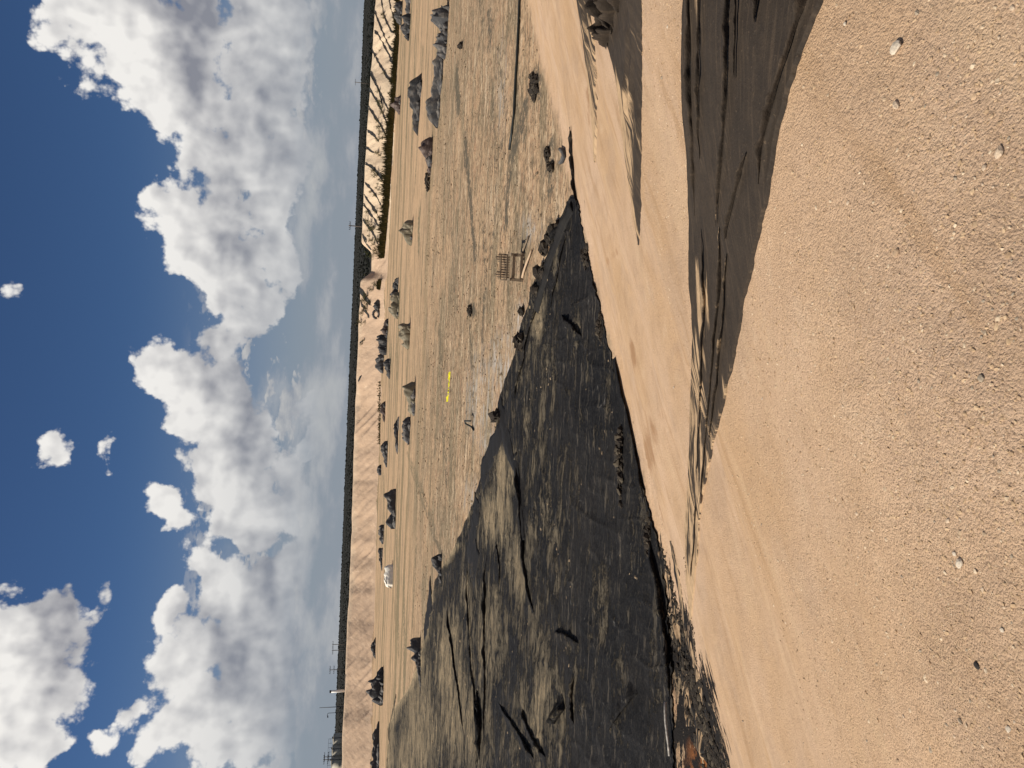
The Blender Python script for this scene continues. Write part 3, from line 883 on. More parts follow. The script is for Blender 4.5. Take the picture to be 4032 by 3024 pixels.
def bank_sheet(name, near, far, y0, y1, ny, nx, folds, sand, lift, mat, label, cat='plastic sheet', group=None, jag=0.0, wav=0.012, seed=1, hk=1.0, sink=True, sink_px=8):
    """A sheet lying on the bank between two edges; folds are ridges: (points, half width, height)."""
    ys = np.linspace(y0, y1, ny); us = np.linspace(0, 1, nx)
    xn, xf = pl(near, ys), pl(far, ys)
    if jag:
        xn = xn + jag * fbm(ys * 0.02, ys * 0, 4, seed) ; xf = xf + jag * .5 * fbm(ys * 0.015, ys * 0, 4, seed + 5)
    PX = xn[:, None] * (1 - us)[None] + xf[:, None] * us[None]
    PY = np.repeat(ys[:, None], nx, 1)
    P = ground_many(PX.ravel(), PY.ravel())
    edge = np.minimum(us, 1 - us)[None] * np.abs(xn - xf)[:, None]
    z = np.full(PX.shape, lift)
    if sink:
        z = lift - (lift - .008) * sstep(sink_px, .2, edge)
    for (pts, hw, hh) in folds:
        fx = pl(pts, ys) + 7 * vnoise(ys * .006, ys * 0, seed + len(pts))
        lo = min(p[1] for p in pts); hi = max(p[1] for p in pts)
        fade = sstep(lo - 60, lo + 60, ys) * sstep(hi + 30, hi - 60, ys)
        dd = (PX - fx[:, None]) / hw
        # steep on the near side, easy on the far side
        z_k = sstep(0, 12, edge)
        prof = z_k * np.where(dd > 0, np.exp(-(dd * 2.4) ** 2), np.exp(-np.abs(dd * .9) ** 1.4)) * (0.75 + .5 * vnoise(ys * .008, ys * 0, seed + 31))[:, None]
        z += hk * hh * prof * fade[:, None]
    z += wav * fbm(P[:, 0].reshape(PX.shape) * 3, P[:, 1].reshape(PX.shape) * 3, 4, seed + 9) * np.clip(edge / 30, 0, 1)
    P[:, 2] += z.ravel()
    V = np.concatenate([P, P - [0, 0, lift + 0.03]])
    n = ny * nx
    i = (np.arange(ny - 1)[:, None] * nx + np.arange(nx - 1)[None]).ravel()
    top = np.stack([i, i + 1, i + nx + 1, i + nx], 1)
    rim = np.concatenate([np.arange(nx), np.arange(1, ny) * nx + nx - 1, (ny - 1) * nx + np.arange(nx - 2, -1, -1), np.arange(ny - 2, 0, -1) * nx])
    rn = np.roll(rim, -1)
    side = np.stack([rim, rim + n, rn + n, rn], 1)
    me = mesh(name, V, np.concatenate([top, side]), True)
    sv = sand(PX, PY).ravel()
    add_attr(me, 'sand', np.concatenate([sv, sv]))
    o = link(name, me, mat)
    return tag(o, label, cat, group)


A_near = extend([(2723, 2440), (3245, 0), (3180, 150), (3120, 330), (3060, 560), (3024, 800), (3003, 880), (2965, 1050), (2935, 1180), (2895, 1400), (2843, 1620), (2805, 1780), (2778, 1900), (2752, 2100), (2738, 2300)], -420)
A_far = extend([(2718, 2440), (2702, 0), (2694, 200), (2695, 400), (2709, 560), (2718, 720), (2722, 900), (2723, 1130), (2734, 1230), (2737, 1320), (2728, 1500), (2722, 1700), (2713, 1900), (2700, 2080), (2705, 2300)], -420)


def sandA(x, y):
    s = 0.62 * sstep(760, 1250, y) * np.exp(-((x - 2770 + (y - 1000) * .02) / 60) ** 2)
    s = np.maximum(s, sstep(1100, 2050, y) * 0.80 + .3 * sstep(2150, 2430, y) - 0.12 * sstep(60, 0, np.abs(x - 2850 + (y - 1300) * .17)))
    s = np.maximum(s, 0.42 * np.exp(-((x - 2765) / 20) ** 2) * sstep(900, 0, y))
    return np.clip(s, 0.05, 1)


STRIP = bank_sheet('liner_strip', A_near, A_far, -420, 2440, 320, 110,
           [([(2735, -420), (2735, 0), (2740, 300), (2752, 600), (2756, 900)], 16, .055), ([(2782, -420), (2780, 0), (2772, 300), (2770, 560), (2778, 760)], 9, .04),
            ([(2897, -420), (2895, 0), (2888, 200), (2880, 420), (2866, 640), (2842, 820)], 9, .045), ([(3018, -420), (3012, 0), (2990, 120)], 10, .03),
            ([(3222, -100), (3205, 0), (3150, 160), (3090, 330), (3030, 560), (3010, 750)], 13, .05), ([(2962, 600), (2930, 720), (2890, 870), (2870, 960)], 8, .04),
            ([(2850, 900), (2850, 1200), (2815, 1500), (2790, 1750), (2765, 2000)], 12, .05), ([(2880, 1000), (2868, 1250), (2830, 1560), (2800, 1720)], 10, .04),
            ([(2775, 900), (2790, 1200), (2775, 1500), (2750, 1900)], 9, .03), ([(2960, -420), (2958, 0), (2950, 500)], 14, .018)],
           sandA, 0.022, MAT['liner_near'], 'wide dusty black liner strip across the near bank, sand drifted over its left end', jag=7, wav=.005, seed=3, hk=.22, sink=False)

B_near = extend([(2525, 0), (2530, 200), (2528, 400), (2526, 600), (2523, 800), (2519, 960)], -420)
B_far = extend([(2378, 0), (2381, 60), (2386, 150), (2398, 190), (2425, 300), (2438, 400), (2450, 500), (2462, 620), (2488, 800), (2512, 960)], -420)


def sandB(x, y):
    return np.clip(np.maximum(sstep(170, 400, y) * (0.62 + 0.22 * sstep(40, 0, x - pl(B_far, y[:, 0])[:, None]) - 0.46 * np.exp(-((x - 2520) / 20) ** 2)), 0.10), 0, 1)


STRIP_B = bank_sheet('liner_strip', B_near, B_far, -420, 965, 160, 60,
           [([(2388, -420), (2390, 0), (2395, 120), (2405, 185)], 9, .08), ([(2408, -420), (2408, 0), (2412, 80), (2420, 160)], 9, .09),
            ([(2432, -420), (2430, 0), (2438, 60), (2432, 110)], 11, .09), ([(2480, 100), (2485, 300), (2490, 500)], 9, .05), ([(2500, -420), (2502, 0), (2505, 500)], 9, .04)],
           sandB, 0.03, MAT['liner'], 'crumpled black liner strip bunched up at the right, half buried lower on the bank', jag=5, wav=.03, seed=13)

C_near = extend([(2318, 0), (2336, 130), (2346, 250), (2350, 400), (2349, 560), (2345, 640)], -420)
C_far = extend([(2274, 0), (2292, 130), (2308, 250), (2325, 400), (2338, 560), (2342, 640)], -420)
bank_sheet('liner_strip', C_near, C_far, -420, 640, 120, 24, [([(2300, -420), (2305, 0), (2325, 200)], 8, .10)],
           lambda x, y: np.clip(0.36 + sstep(60, 420, y) * .36, 0, 1) + 0 * x, 0.03, MAT['liner'],
           'narrow streaky black liner strip lying farthest down the bank', jag=7, wav=.03, seed=23, sink_px=3)
# torn black sheet hanging in rags down the lower left of the bank
RAGS = [([(2585, 2120), (2640, 2330), (2668, 2480), (2698, 2700), (2712, 2860)], 10, 'ragged black liner strip running along the edge of the black floor'),
        ([(2640, 2130), (2668, 2280), (2690, 2420), (2712, 2560)], 7, 'short torn shred of black liner on the sand above the black floor'),
        ([(2700, 2480), (2742, 2640), (2772, 2780), (2800, 2920), (2835, 3060)], 9, 'long thin rag of black liner highest up the lower left bank'),
        ([(2690, 2640), (2730, 2760), (2762, 2900), (2780, 3040)], 24, 'broad tattered piece of black liner at the bottom left corner of the pond')]
for k, (pts, hw, lab) in enumerate(RAGS):
    near = [(x + hw * .8, y) for x, y in pts]; fr = [(x - hw * .8, y) for x, y in pts]
    bank_sheet('torn_liner', near, fr, pts[0][1], pts[-1][1], 110, 12, [([(x - 2, y) for x, y in pts], hw * .5, .06)],
               lambda x, y: 0.56 + 0 * x, 0.02, MAT['liner_clean'], lab, 'torn sheet', 'torn liner on the lower left bank', jag=hw * 1.5, wav=.05, seed=40 + k)

# ------------------------------------------------------------------ the black sheet that lines the pond
EDGE = [(2250, 770), (2212, 860), (2180, 950), (2140, 1040), (2110, 1110), (2082, 1190), (2050, 1290), (2042, 1340), (2010, 1435), (1986, 1500), (1962, 1590), (1958, 1650),
        (1940, 1750), (1905, 1830), (1885, 1900), (1868, 1980), (1830, 2060), (1792, 2150), (1760, 2210), (1718, 2290), (1692, 2400), (1668, 2510), (1655, 2600), (1610, 2700), (1555, 2790),
        (1532, 2860), (1522, 3024), (1522, 3300)]
TOE = [(2272, 770), (2330, 1060), (2395, 1350), (2440, 1520), (2485, 1700), (2545, 1950), (2605, 2180), (2632, 2380), (2646, 2560), (2652, 2740), (2656, 2900), (2662, 3024), (2675, 3300)]
MUDP = [(1985, 1860, 60, 120, .74), (1950, 2040, 70, 150, .78), (2040, 2250, 50, 150, .66), (2120, 1260, 30, 110, .66), (2190, 1010, 16, 120, .72), (1760, 2600, 80, 240, .74), (1640, 2780, 110, 260, .70), (1600, 2980, 90, 160, .70), (1790, 2800, 90, 250, .72),
        (1930, 2500, 90, 250, .62), (1650, 2900, 120, 220, .72), (2110, 2480, 70, 220, .46), (2260, 1900, 26, 110, .38), (2350, 1700, 10, 60, .55), (2180, 1550, 40, 120, .40), (1840, 2350, 50, 150, .56),
        (1990, 1700, 10, 40, .70), (2280, 1330, 16, 120, .5), (2130, 2800, 130, 260, .54), (2380, 2400, 60, 200, .30), (2190, 2150, 60, 200, .38), (1850, 2850, 120, 240, .60), (2450, 2700, 70, 240, .28)]
CREASES = [([(2262, 800), (2200, 930), (2176, 1000), (2150, 1110)], 9, .16), ([(2235, 920), (2215, 1000), (2200, 1100), (2170, 1220)], 6, .07),
           ([(2150, 1100), (2120, 1220), (2080, 1330), (2060, 1450), (2020, 1600)], 7, .10),
           ([(2035, 1790), (2052, 1960), (2066, 2130), (2080, 2300), (2110, 2420)], 8, .13), ([(1840, 2230), (1850, 2400), (1858, 2560), (1875, 2750), (1880, 3000)], 7, .13),
           ([(1760, 2380), (1785, 2560), (1815, 2760), (1830, 2900)], 6, .10), ([(1920, 2180), (1912, 2380), (1910, 2560), (1918, 2700), (1905, 2900)], 9, .14),
           ([(1955, 2120), (1972, 2200), (1968, 2320)], 8, .07), ([(2210, 1240), (2260, 1280), (2300, 1330)], 8, .12), ([(2180, 2490), (2240, 2500), (2290, 2540)], 9, .10),
           ([(2270, 2650), (2255, 2740), (2262, 2860)], 9, .10), ([(1960, 2760), (2060, 2900), (2110, 3000)], 9, .12), ([(2230, 2790), (2190, 2850)], 12, .25),
           ([(2060, 2780), (2090, 2880), (2160, 2990)], 9, .12), ([(1880, 2700), (1900, 2850), (1890, 3000)], 12, .18), ([(2420, 1400), (2450, 1520), (2500, 1750), (2550, 2000)], 6, .05),
           ([(2560, 2100), (2610, 2330), (2640, 2560), (2645, 2760)], 7, .10), ([(2400, 2880), (2460, 2790), (2520, 2720)], 9, .10)]


def pond_liner():
    ny, nx = 420, 150
    ys = np.concatenate([np.linspace(772, 1400, 150), np.linspace(1404, 3300, ny - 150)])
    us = np.linspace(0, 1, nx)
    xf = pl(EDGE, ys) + 9 * fbm(ys * .014, ys * 0, 5, 71, rough=.62); xn = pl(TOE, ys) + 12 * fbm(ys * .03, ys * 0, 5, 72, rough=.65)
    PX = xf[:, None] * (1 - us) + xn[:, None] * us
    PY = np.repeat(ys[:, None], nx, 1)
    P = ground_many(PX.ravel(), PY.ravel())
    dist = np.hypot(P[:, 0], P[:, 1]).reshape(PX.shape)
    z = np.full(PX.shape, 0.03)
    ed = np.minimum(us, 1 - us)[None] * np.abs(xn - xf)[:, None]
    x3, y3 = P[:, 0].reshape(PX.shape), P[:, 1].reshape(PX.shape)
    # wrinkles that pulled the sheet towards the bank, and dents
    rid = 1 - np.abs(vnoise(x3 * 1.1 + 0.6 * vnoise(x3 * .5, y3 * .5, 81), y3 * 0.5, 82))
    z += 0.05 * rid ** 10 + 0.022 * fbm(x3 * 2.2, y3 * 2.2, 4, 83) + 0.02 * (1 - np.abs(vnoise(x3 * 3.2, y3 * 3.0, 84))) ** 5
    z = np.maximum(z, 0.012)
    P[:, 2] += z.ravel()
    n = ny * nx
    V = np.concatenate([P, P - [0, 0, .10]])
    i = (np.arange(ny - 1)[:, None] * nx + np.arange(nx - 1)[None]).ravel()
    top = np.stack([i, i + nx, i + nx + 1, i + 1], 1)[:, ::-1]
    rim = np.concatenate([np.arange(nx), np.arange(1, ny) * nx + nx - 1, (ny - 1) * nx + np.arange(nx - 2, -1, -1), np.arange(ny - 2, 0, -1) * nx])
    rn = np.roll(rim, -1)
    me = mesh('pond_liner', V, np.concatenate([top, np.stack([rim, rn, rn + n, rim + n], 1)]), True)
    s = (0.27 - 0.20 * sstep(2120, 2330, PX)).ravel()
    s = np.maximum(s, blob_field(P, MUDP))
    s = np.maximum(s, (sstep(46, 4, PX - xf[:, None]) * np.clip(0.45 + 1.1 * fbm(ys * .011, ys * 0, 3, 97), 0, .95)[:, None] * sstep(1750, 1950, PY)).ravel())
    s = np.maximum(s, (0.62 * np.exp(-((PX - xf[:, None]) / 26) ** 2) * sstep(2200, 2450, PY)).ravel())
    s = np.maximum(s, (0.80 * sstep(60, 8, PX - xf[:, None]) * sstep(2440, 2620, PY)).ravel())
    s *= (0.55 + 0.45 * sstep(0, 16, xn[:, None] - PX)).ravel()
    add_attr(me, 'sand', np.concatenate([s, s]))
    o = link('pond_liner', me, MAT['liner_dirty'])
    return tag(o, 'huge wrinkled black plastic sheet with dried mud covering the near left pond floor', 'pond liner')


LINER = pond_liner()


def fold(pts, wid, hgt, seed, mat='liner_dirty', parent=None, sand=.16):
    """A crease standing up in the big sheet: easy on the far side, undercut on the near side."""
    pa = np.array(pts, float)
    L = np.concatenate([[0], np.cumsum(np.hypot(*np.diff(pa, axis=0).T))])
    n = max(24, int(L[-1] / 9)); q = np.linspace(0, L[-1], n); tq = q / L[-1]
    sm = lambda c: np.convolve(np.pad(np.interp(q, L, c), 6, 'edge'), np.hanning(15)[1:-1] / np.hanning(15).sum(), 'valid')
    P = ground_many(sm(pa[:, 0]) + 4 * fbm(q * .012, q * 0, 2, seed), sm(pa[:, 1]) + 3 * fbm(q * .012, q * 0 + 9, 2, seed))
    tan = np.gradient(P[:, :2], axis=0); tan /= np.linalg.norm(tan, axis=1)[:, None]
    nor = np.stack([-tan[:, 1], tan[:, 0]], 1)
    nor *= np.sign((nor * P[:, :2]).sum(1))[:, None]            # points away from the near bank
    k = (0.55 + .6 * np.abs(fbm(tq * 7, tq * 0, 3, seed + 1)) * 2) * np.clip(np.minimum(tq, 1 - tq) * 6, .08, 1)
    sec = [(1.6, -.02), (.9, .25), (.35, .75), (.02, 1.0), (-.16, .92), (-.14, .45), (.05, .1), (.10, -.15)]
    V = np.array([[*(P[i, :2] + nor[i] * a * wid * (0.5 + .5 * k[i])), P[i, 2] + .035 + b_ * hgt * k[i]] for i in range(n) for a, b_ in sec])
    m = len(sec); i = (np.arange(n - 1)[:, None] * m + np.arange(m - 1)[None]).ravel()
    me = mesh('fold', V, np.stack([i, i + 1, i + m + 1, i + m], 1), True)
    add_attr(me, 'sand', np.full(len(V), sand))
    return link('fold', me, MAT[mat], parent or LINER)


for k, (pts, hw, hh) in enumerate(CREASES):
    fold(pts, .16 + hw * .018, hh * 1.35, 600 + k)
fold([(2250, 490), (2257, 550), (2256, 640), (2262, 710), (2270, 770), (2276, 830)], .10, .10, 598)
for k, (pts, wd, hg) in enumerate([([(2730, -300), (2735, 0), (2738, 240), (2750, 560), (2757, 860)], .030, .045), ([(2785, -300), (2782, 0), (2776, 220), (2772, 420), (2776, 640)], .016, .030),
                                   ([(2897, -300), (2896, 0), (2890, 200), (2882, 420), (2868, 640), (2845, 820), (2838, 900)], .022, .040), ([(3022, -300), (3016, 0), (2996, 110)], .016, .026),
                                   ([(3236, -140), (3208, 0), (3152, 160), (3094, 330), (3032, 560), (3012, 740)], .030, .050), ([(2962, 600), (2932, 720), (2892, 870), (2872, 960)], .020, .036),
                                   ([(2852, 900), (2856, 1120), (2820, 1450), (2792, 1720), (2764, 2000)], .035, .055), ([(2884, 1000), (2870, 1240), (2834, 1540), (2802, 1740)], .028, .045),
                                   ([(2778, 900), (2792, 1180), (2776, 1480), (2752, 1860)], .030, .045), ([(2752, 1980), (2738, 2130), (2728, 2280)], .035, .05), ([(2930, -200), (2926, 60), (2915, 330)], .014, .022)]):
    fold(pts, wd * .75, hg * (.7 if k < 6 or k > 9 else .4), 640 + k, 'liner_near', STRIP, .20 if k < 6 or k > 9 else .42)
for k, (pts, wd, hg) in enumerate([([(2388, -200), (2390, 0), (2396, 110), (2408, 186)], .10, .26), ([(2412, -200), (2410, 0), (2416, 70), (2428, 140)], .11, .28), ([(2436, -200), (2434, 0), (2440, 60), (2432, 118)], .12, .30),
                                   ([(2458, -200), (2456, 0), (2452, 60)], .10, .22), ([(2395, 190), (2404, 170), (2425, 120)], .10, .22)]):
    fold(pts, wd * .8, hg * .7, 670 + k, 'liner', STRIP_B, .14)


def floor_strip(pts, w0, w1, label, mat, hgt=0.05, sand=0.12, name='liner_strip', seed=0, curl=0.0):
    """A loose strip of sheet lying on the pond floor along photo points; widths in metres."""
    pa = np.array(pts, float)
    L = np.concatenate([[0], np.cumsum(np.hypot(*np.diff(pa, axis=0).T))])
    n = 46
    q = np.linspace(0, L[-1], n)
    P = ground_many(np.interp(q, L, pa[:, 0]), np.interp(q, L, pa[:, 1]))
    tan = np.gradient(P[:, :2], axis=0); tan /= np.linalg.norm(tan, axis=1)[:, None]
    nor = np.stack([-tan[:, 1], tan[:, 0]], 1)
    m = 9
    us = np.linspace(-1, 1, m)
    tt = q / L[-1]
    w = (w0 + (w1 - w0) * tt) / 2 * (1 + 0.35 * fbm(tt * 9, tt * 0, 3, seed + 1))
    XY = P[:, None, :2] + nor[:, None] * (us[None, :, None] * w[:, None, None])
    Z = height(XY[..., 0], XY[..., 1]) + 0.05
    Z = Z + hgt * (np.exp(-(us[None] * 1.6) ** 2) * (0.6 + 0.5 * fbm(tt * 14, tt * 0, 3, seed + 2))[:, None]) + curl * np.clip(us[None] - .2, 0, 1) ** 1.5 + 0.02 * fbm(XY[..., 0] * 4, XY[..., 1] * 4, 3, seed + 3)
    V = np.concatenate([XY, Z[..., None]], 2).reshape(-1, 3)
    i = (np.arange(n - 1)[:, None] * m + np.arange(m - 1)[None]).ravel()
    f = np.stack([i, i + 1, i + m + 1, i + m], 1)
    V2 = np.concatenate([V, V - [0, 0, .06]])
    rim = np.concatenate([np.arange(m), np.arange(1, n) * m + m - 1, (n - 1) * m + np.arange(m - 2, -1, -1), np.arange(n - 2, 0, -1) * m]); rn = np.roll(rim, -1)
    me = mesh(name, V2, np.concatenate([f, np.stack([rim, rim + n * m, rn + n * m, rn], 1)]), True)
    add_attr(me, 'sand', np.full(len(V2), sand))
    return tag(link(name, me, mat), label, 'plastic strip', 'loose liner strips on the pond floor')


floor_strip([(1968, 1600), (1990, 1690), (2012, 1780), (2040, 1870)], 1.5, 0.5, 'bare black strip folded across the sheet edge near the pond middle', MAT['liner_clean'], .10, .06, seed=1)
floor_strip([(2022, 1560), (1975, 1700), (1925, 1810), (1900, 1885)], .9, 1.6, 'bare black band along the far edge of the black sheet', MAT['liner_clean'], .06, .08, seed=2)
floor_strip([(2035, 1790), (2052, 1960), (2066, 2130)], .45, .35, 'narrow black strip running straight from the band towards the lower left', MAT['liner_clean'], .09, .05, seed=3)
floor_strip([(1880, 1960), (1872, 2080), (1852, 2140), (1880, 2250)], 1.6, 2.4, 'smooth dark grey flap of sheet beside the sunlit mud', MAT['liner_clean'], .04, .22, seed=4)
floor_strip([(1842, 2250), (1850, 2400), (1862, 2600), (1872, 2760), (1880, 3010)], .5, .4, 'long pinkish grey strip edged by a black fold', MAT['liner_dirty'], .08, .55, seed=5)
floor_strip([(1700, 2330), (1690, 2400), (1672, 2500)], 3.0, 1.2, 'smooth black apron at the far corner of the black sheet', MAT['liner_clean'], .03, .20, seed=6)
floor_strip([(2258, 810), (2205, 930), (2178, 1000), (2150, 1110), (2120, 1220)], .5, .35, 'thick rope-like black fold at the tip of the black sheet', MAT['liner_clean'], .22, .10, seed=7)
floor_strip([(1540, 2990), (1535, 2860), (1560, 2740)], .8, .5, 'pale lilac strip of sheet at the far left of the pond', MAT['liner_dirty'], .05, .55, seed=8)

# ------------------------------------------------------------------ crumpled heaps of liner out on the pond floor
MAT['heap_black'] = mat_tarp('crumpled black liner', (0.030, 0.031, 0.033), (0.13, 0.112, 0.094), 0.7)
MAT['heap_grey'] = mat_tarp('weathered grey liner', (0.050, 0.050, 0.052), (0.185, 0.162, 0.135), 0.8)
MAT['heap_green'] = mat_tarp('olive grey tarpaulin', (0.15, 0.13, 0.085), (0.30, 0.245, 0.165), 0.7)
MAT['heap_brown'] = mat_tarp('brownish black liner', (0.060, 0.042, 0.036), (0.20, 0.145, 0.115), 0.7)
MAT['heap_white'] = mat_tarp('dusty white sack', (0.86, 0.80, 0.68), (0.70, 0.60, 0.46), 0.3)


def crumple(prof, Lx, Dy, Hz, seed, nu=46, nv=18, amp=0.24):
    """A mound of crumpled sheet: profile of heights from left to right, sharp creases all over."""
    rg = np.random.default_rng(seed)
    u = np.linspace(0, 1, nu); v = np.linspace(0, pi, nv)
    pr = np.interp(u, np.linspace(0, 1, len(prof)), prof)
    U, Vv = np.meshgrid(u, v, indexing='ij')
    pc = rg.random((30, 2))
    d = np.sort(np.hypot((U[..., None] - pc[:, 0]) * max(1, Lx / max(Hz, .1) * .45), (Vv[..., None] / pi - pc[:, 1])), axis=2)
    crease = np.clip((d[..., 1] - d[..., 0]) * 5.5, 0, 1)
    facet = rg.random(30)[np.argmin(np.hypot((U[..., None] - pc[:, 0]) * max(1, Lx / max(Hz, .1) * .45), (Vv[..., None] / pi - pc[:, 1])), axis=2)]
    k = (0.80 + amp * 1.1 * (crease - .5) + amp * 1.7 * (facet - .5)) * (1 + .22 * fbm(U * 7, Vv * 2, 3, seed))
    end = np.clip(np.minimum(U, 1 - U) * 9, 0.05, 1) ** .6
    X = (U - .5) * Lx + Lx * .03 * (facet - .5)
    Y = -np.cos(Vv) * Dy / 2 * (0.45 + 0.6 * np.minimum(pr, 1)[:, None]) * end * (0.8 + .4 * (k - .6))
    Z = np.sin(Vv) ** .75 * Hz * pr[:, None] * k * (0.5 + .5 * end) * 1.22
    def soft(a_):
        b_ = np.pad(a_, 1, 'edge')
        return (b_[1:-1, 1:-1] * 2 + b_[:-2, 1:-1] + b_[2:, 1:-1] + b_[1:-1, :-2] + b_[1:-1, 2:]) / 6
    for _ in range(2):
        X, Y, Z = soft(X), soft(Y), soft(Z)
    Y = Y + soft(soft((facet - .5))) * .16 * Hz * np.sin(Vv)
    Z[:, 0] = -.08; Z[:, -1] = -.08
    P = np.stack([X, Y, np.maximum(Z, -.08)], 2).reshape(-1, 3)
    i = (np.arange(nu - 1)[:, None] * nv + np.arange(nv - 1)[None]).ravel()
    return P, np.stack([i, i + 1, i + nv + 1, i + nv], 1)[:, ::-1]


def flap(w, h, seed):
    """A stiff torn piece of sheet sticking out of a heap."""
    rg = np.random.default_rng(seed)
    n = 7
    P = []
    for i in range(n):
        for j in range(4):
            a = (i / (n - 1) - .5) * w; t = j / 3
            P.append((a + .08 * w * rg.normal() * t, t * h * .55 + .1 * h * rg.normal() * .4, t * h * (0.62 + .16 * sin(i * 1.1 + seed)) - .02))
    P = np.array(P)
    f = [[i * 4 + j, i * 4 + j + 1, (i + 1) * 4 + j + 1, (i + 1) * 4 + j] for i in range(n - 1) for j in range(3)]
    V = np.concatenate([P, P + [0, .025, -.015]])
    m = len(P)
    return V, np.array(f + [[a + m for a in reversed(q)] for q in f])


HG = 'crumpled liner heaps on the pond floor'
# x0, x1 (base), y0 (right end), y1 (left end) in the photo; profile left to right; material; label; flaps
HEAPS = [
    (1681, 1768, 26, 134, [.15, .35, .55, .8, 1.0, .85, .45, .15], 'heap_grey', 'tall tent-shaped heap of grey liner, the highest peak near the right edge', 2, .9),
    (1700, 1762, 130, 232, [.2, .6, .5, .9, .6, .8, .3], 'heap_grey', 'knobbly grey liner heap between the tent-shaped heap and the long roll', 2, .7),
    (1683, 1738, 228, 500, [.25, .9, .75, .95, .6, .55, .62, .6, .66, .5], 'heap_grey', 'long rolled grey liner lying like a log, open at its left end', 1, .35),
    (1608, 1657, 298, 528, [.15, .55, .5, .6, .5, .95, 1., .9, .95, .8, .5, .1], 'heap_black', 'long black glossy liner heap with a pale twisted tail at its left', 3, .4),
    (1545, 1580, 378, 452, [.1, .5, .8, 1, .7, .6, .2], 'heap_brown', 'small brown-black pointed heap against the reeds', 1, .8),
    (1574, 1617, 60, 158, [.15, .6, .9, 1, .7, .9, .4], 'heap_black', 'dark folded heap beside the reeds in the upper right corner', 2, .6),
    (1588, 1619, -30, 58, [.3, .8, .6, 1, .8], 'heap_grey', 'low grey heap cut by the right edge of the picture', 1, .6),
    (1551, 1586, 10, 98, [.2, .7, 1, .7, .9, .3], 'heap_black', 'black heap hidden behind the reeds at the far right', 1, .6),
    (1652, 1704, 543, 690, [.1, .3, .3, .5, .75, 1., .95, .75, .35], 'heap_brown', 'rounded dark heap tailing off into rubble at its left', 1, .5),
    (1582, 1628, 868, 968, [.3, .75, .95, 1., .95, .9, .6], 'heap_green', 'rounded olive bundle of folded sheet standing alone right of middle', 1, .9),
    (1536, 1571, 1094, 1172, [.8, 1, .6, .7, .5, .3], 'heap_black', 'black end of the long heap behind the bench', 1, .6),
    (1529, 1574, 1150, 1256, [.3, .8, 1., .85, .9, .75], 'heap_green', 'yellowish grey tarpaulin hump joined to a black end', 2, .6),
    (1476, 1500, 1182, 1222, [.5, 1, .8, .3], 'heap_black', 'small black heap at the embankment foot below the dark gully', 1, .8),
    (1501, 1531, 1255, 1322, [.6, 1, .8, .6, .2], 'heap_brown', 'reddish black heap with a low right tail near the embankment foot', 1, .6),
    (1484, 1527, 1318, 1400, [.6, .9, .7, 1, .8], 'heap_black', 'black and tan twisted heap near the embankment foot', 2, .6),
    (1478, 1514, 1392, 1470, [.4, .9, 1, .8, .5], 'heap_grey', 'grey coiled heap with curled edges at the embankment foot', 2, .6),
    (1512, 1540, 1412, 1492, [.2, .5, .8, 1, .5], 'heap_black', 'small low black heap just in front of the coiled heap', 1, .6),
    (1572, 1618, 1274, 1376, [.35, .7, .6, .9, 1., 1., .95], 'heap_green', 'smooth olive grey heap with a flat right end and torn left end', 1, .7),
    (1584, 1637, 1502, 1640, [.1, .45, .55, .6, .8, 1, .9, .4], 'heap_green', 'olive tarpaulin peak with a grey folded leg stretching left', 2, .7),
    (1580, 1618, 1640, 1752, [.2, .6, .85, .95, 1., .8, .4], 'heap_grey', 'grey spindle-shaped heap beside the olive tarpaulin peak', 1, .6),
    (1550, 1571, 1640, 1790, [.15, .4, .5, .8, .9, .8, .3], 'heap_black', 'dark ribbed heap behind the spindle-shaped heap', 1, .4),
    (1497, 1520, 1580, 1662, [.3, .6, .8, 1, .5], 'heap_brown', 'dark crumbly low heap at the foot of the left embankment', 1, .5),
    (1500, 1529, 1736, 1842, [.2, .4, .5, .9, 1, .6], 'heap_grey', 'low dusty heap beside the dark ball of liner', 1, .5),
    (1485, 1505, 1830, 1872, [.6, 1, 1, .6], 'heap_black', 'dark ball of liner at the embankment foot', 1, .9),
    (1519, 1561, 1926, 2082, [.6, .9, .7, .5, .9, .8, .95, 1, .8], 'heap_grey', 'long dusty heap of pale grey knots between two black strips', 3, .4),
    (1491, 1514, 2066, 2142, [.4, .7, .9, 1., .7], 'heap_grey', 'pale heap with a black hollow right of the white sack', 1, .6),
    (1489, 1509, 2158, 2242, [.2, .4, .6, .8, 1.], 'heap_black', 'pointed black heap with a flat fan of sheet behind the white sack', 1, .6),
    (1454, 1512, 2630, 2772, [.35, .7, .8, 1., 1., .95, .6, .5, .2], 'heap_black', 'big black glossy heap against the left embankment', 3, .6),
    (1462, 1482, 2512, 2590, [.2, .6, 1, .7, .3], 'heap_black', 'small black scrap heap on the embankment foot right of the big black heap', 1, .6),
    (1462, 1496, 2850, 3060, [.9, .8, .7, .8, .75, .6, .4], 'heap_grey', 'long dark roll running out of the picture at the far left', 1, .3),
    (1692, 1742, 2182, 2292, [.1, .3, .2, .6, .8, 1., .5], 'heap_black', 'ragged dark scrap where sunlit mud meets the black sheet', 2, .35),
    (1600, 1660, 2512, 2610, [.25, .6, .5, .9, .8, 1.], 'heap_grey', 'upturned grey edge of sheet with a black hollow at the left', 2, .4),
    (1640, 1662, 2600, 2716, [.1, .3, .6, .9, 1.], 'heap_black', 'tapering black hollow fold left of the upturned grey edge', 1, .3),
]


def dist_of(P):
    return float(np.dot(np.array(P) - [0, 0, EYE], F))


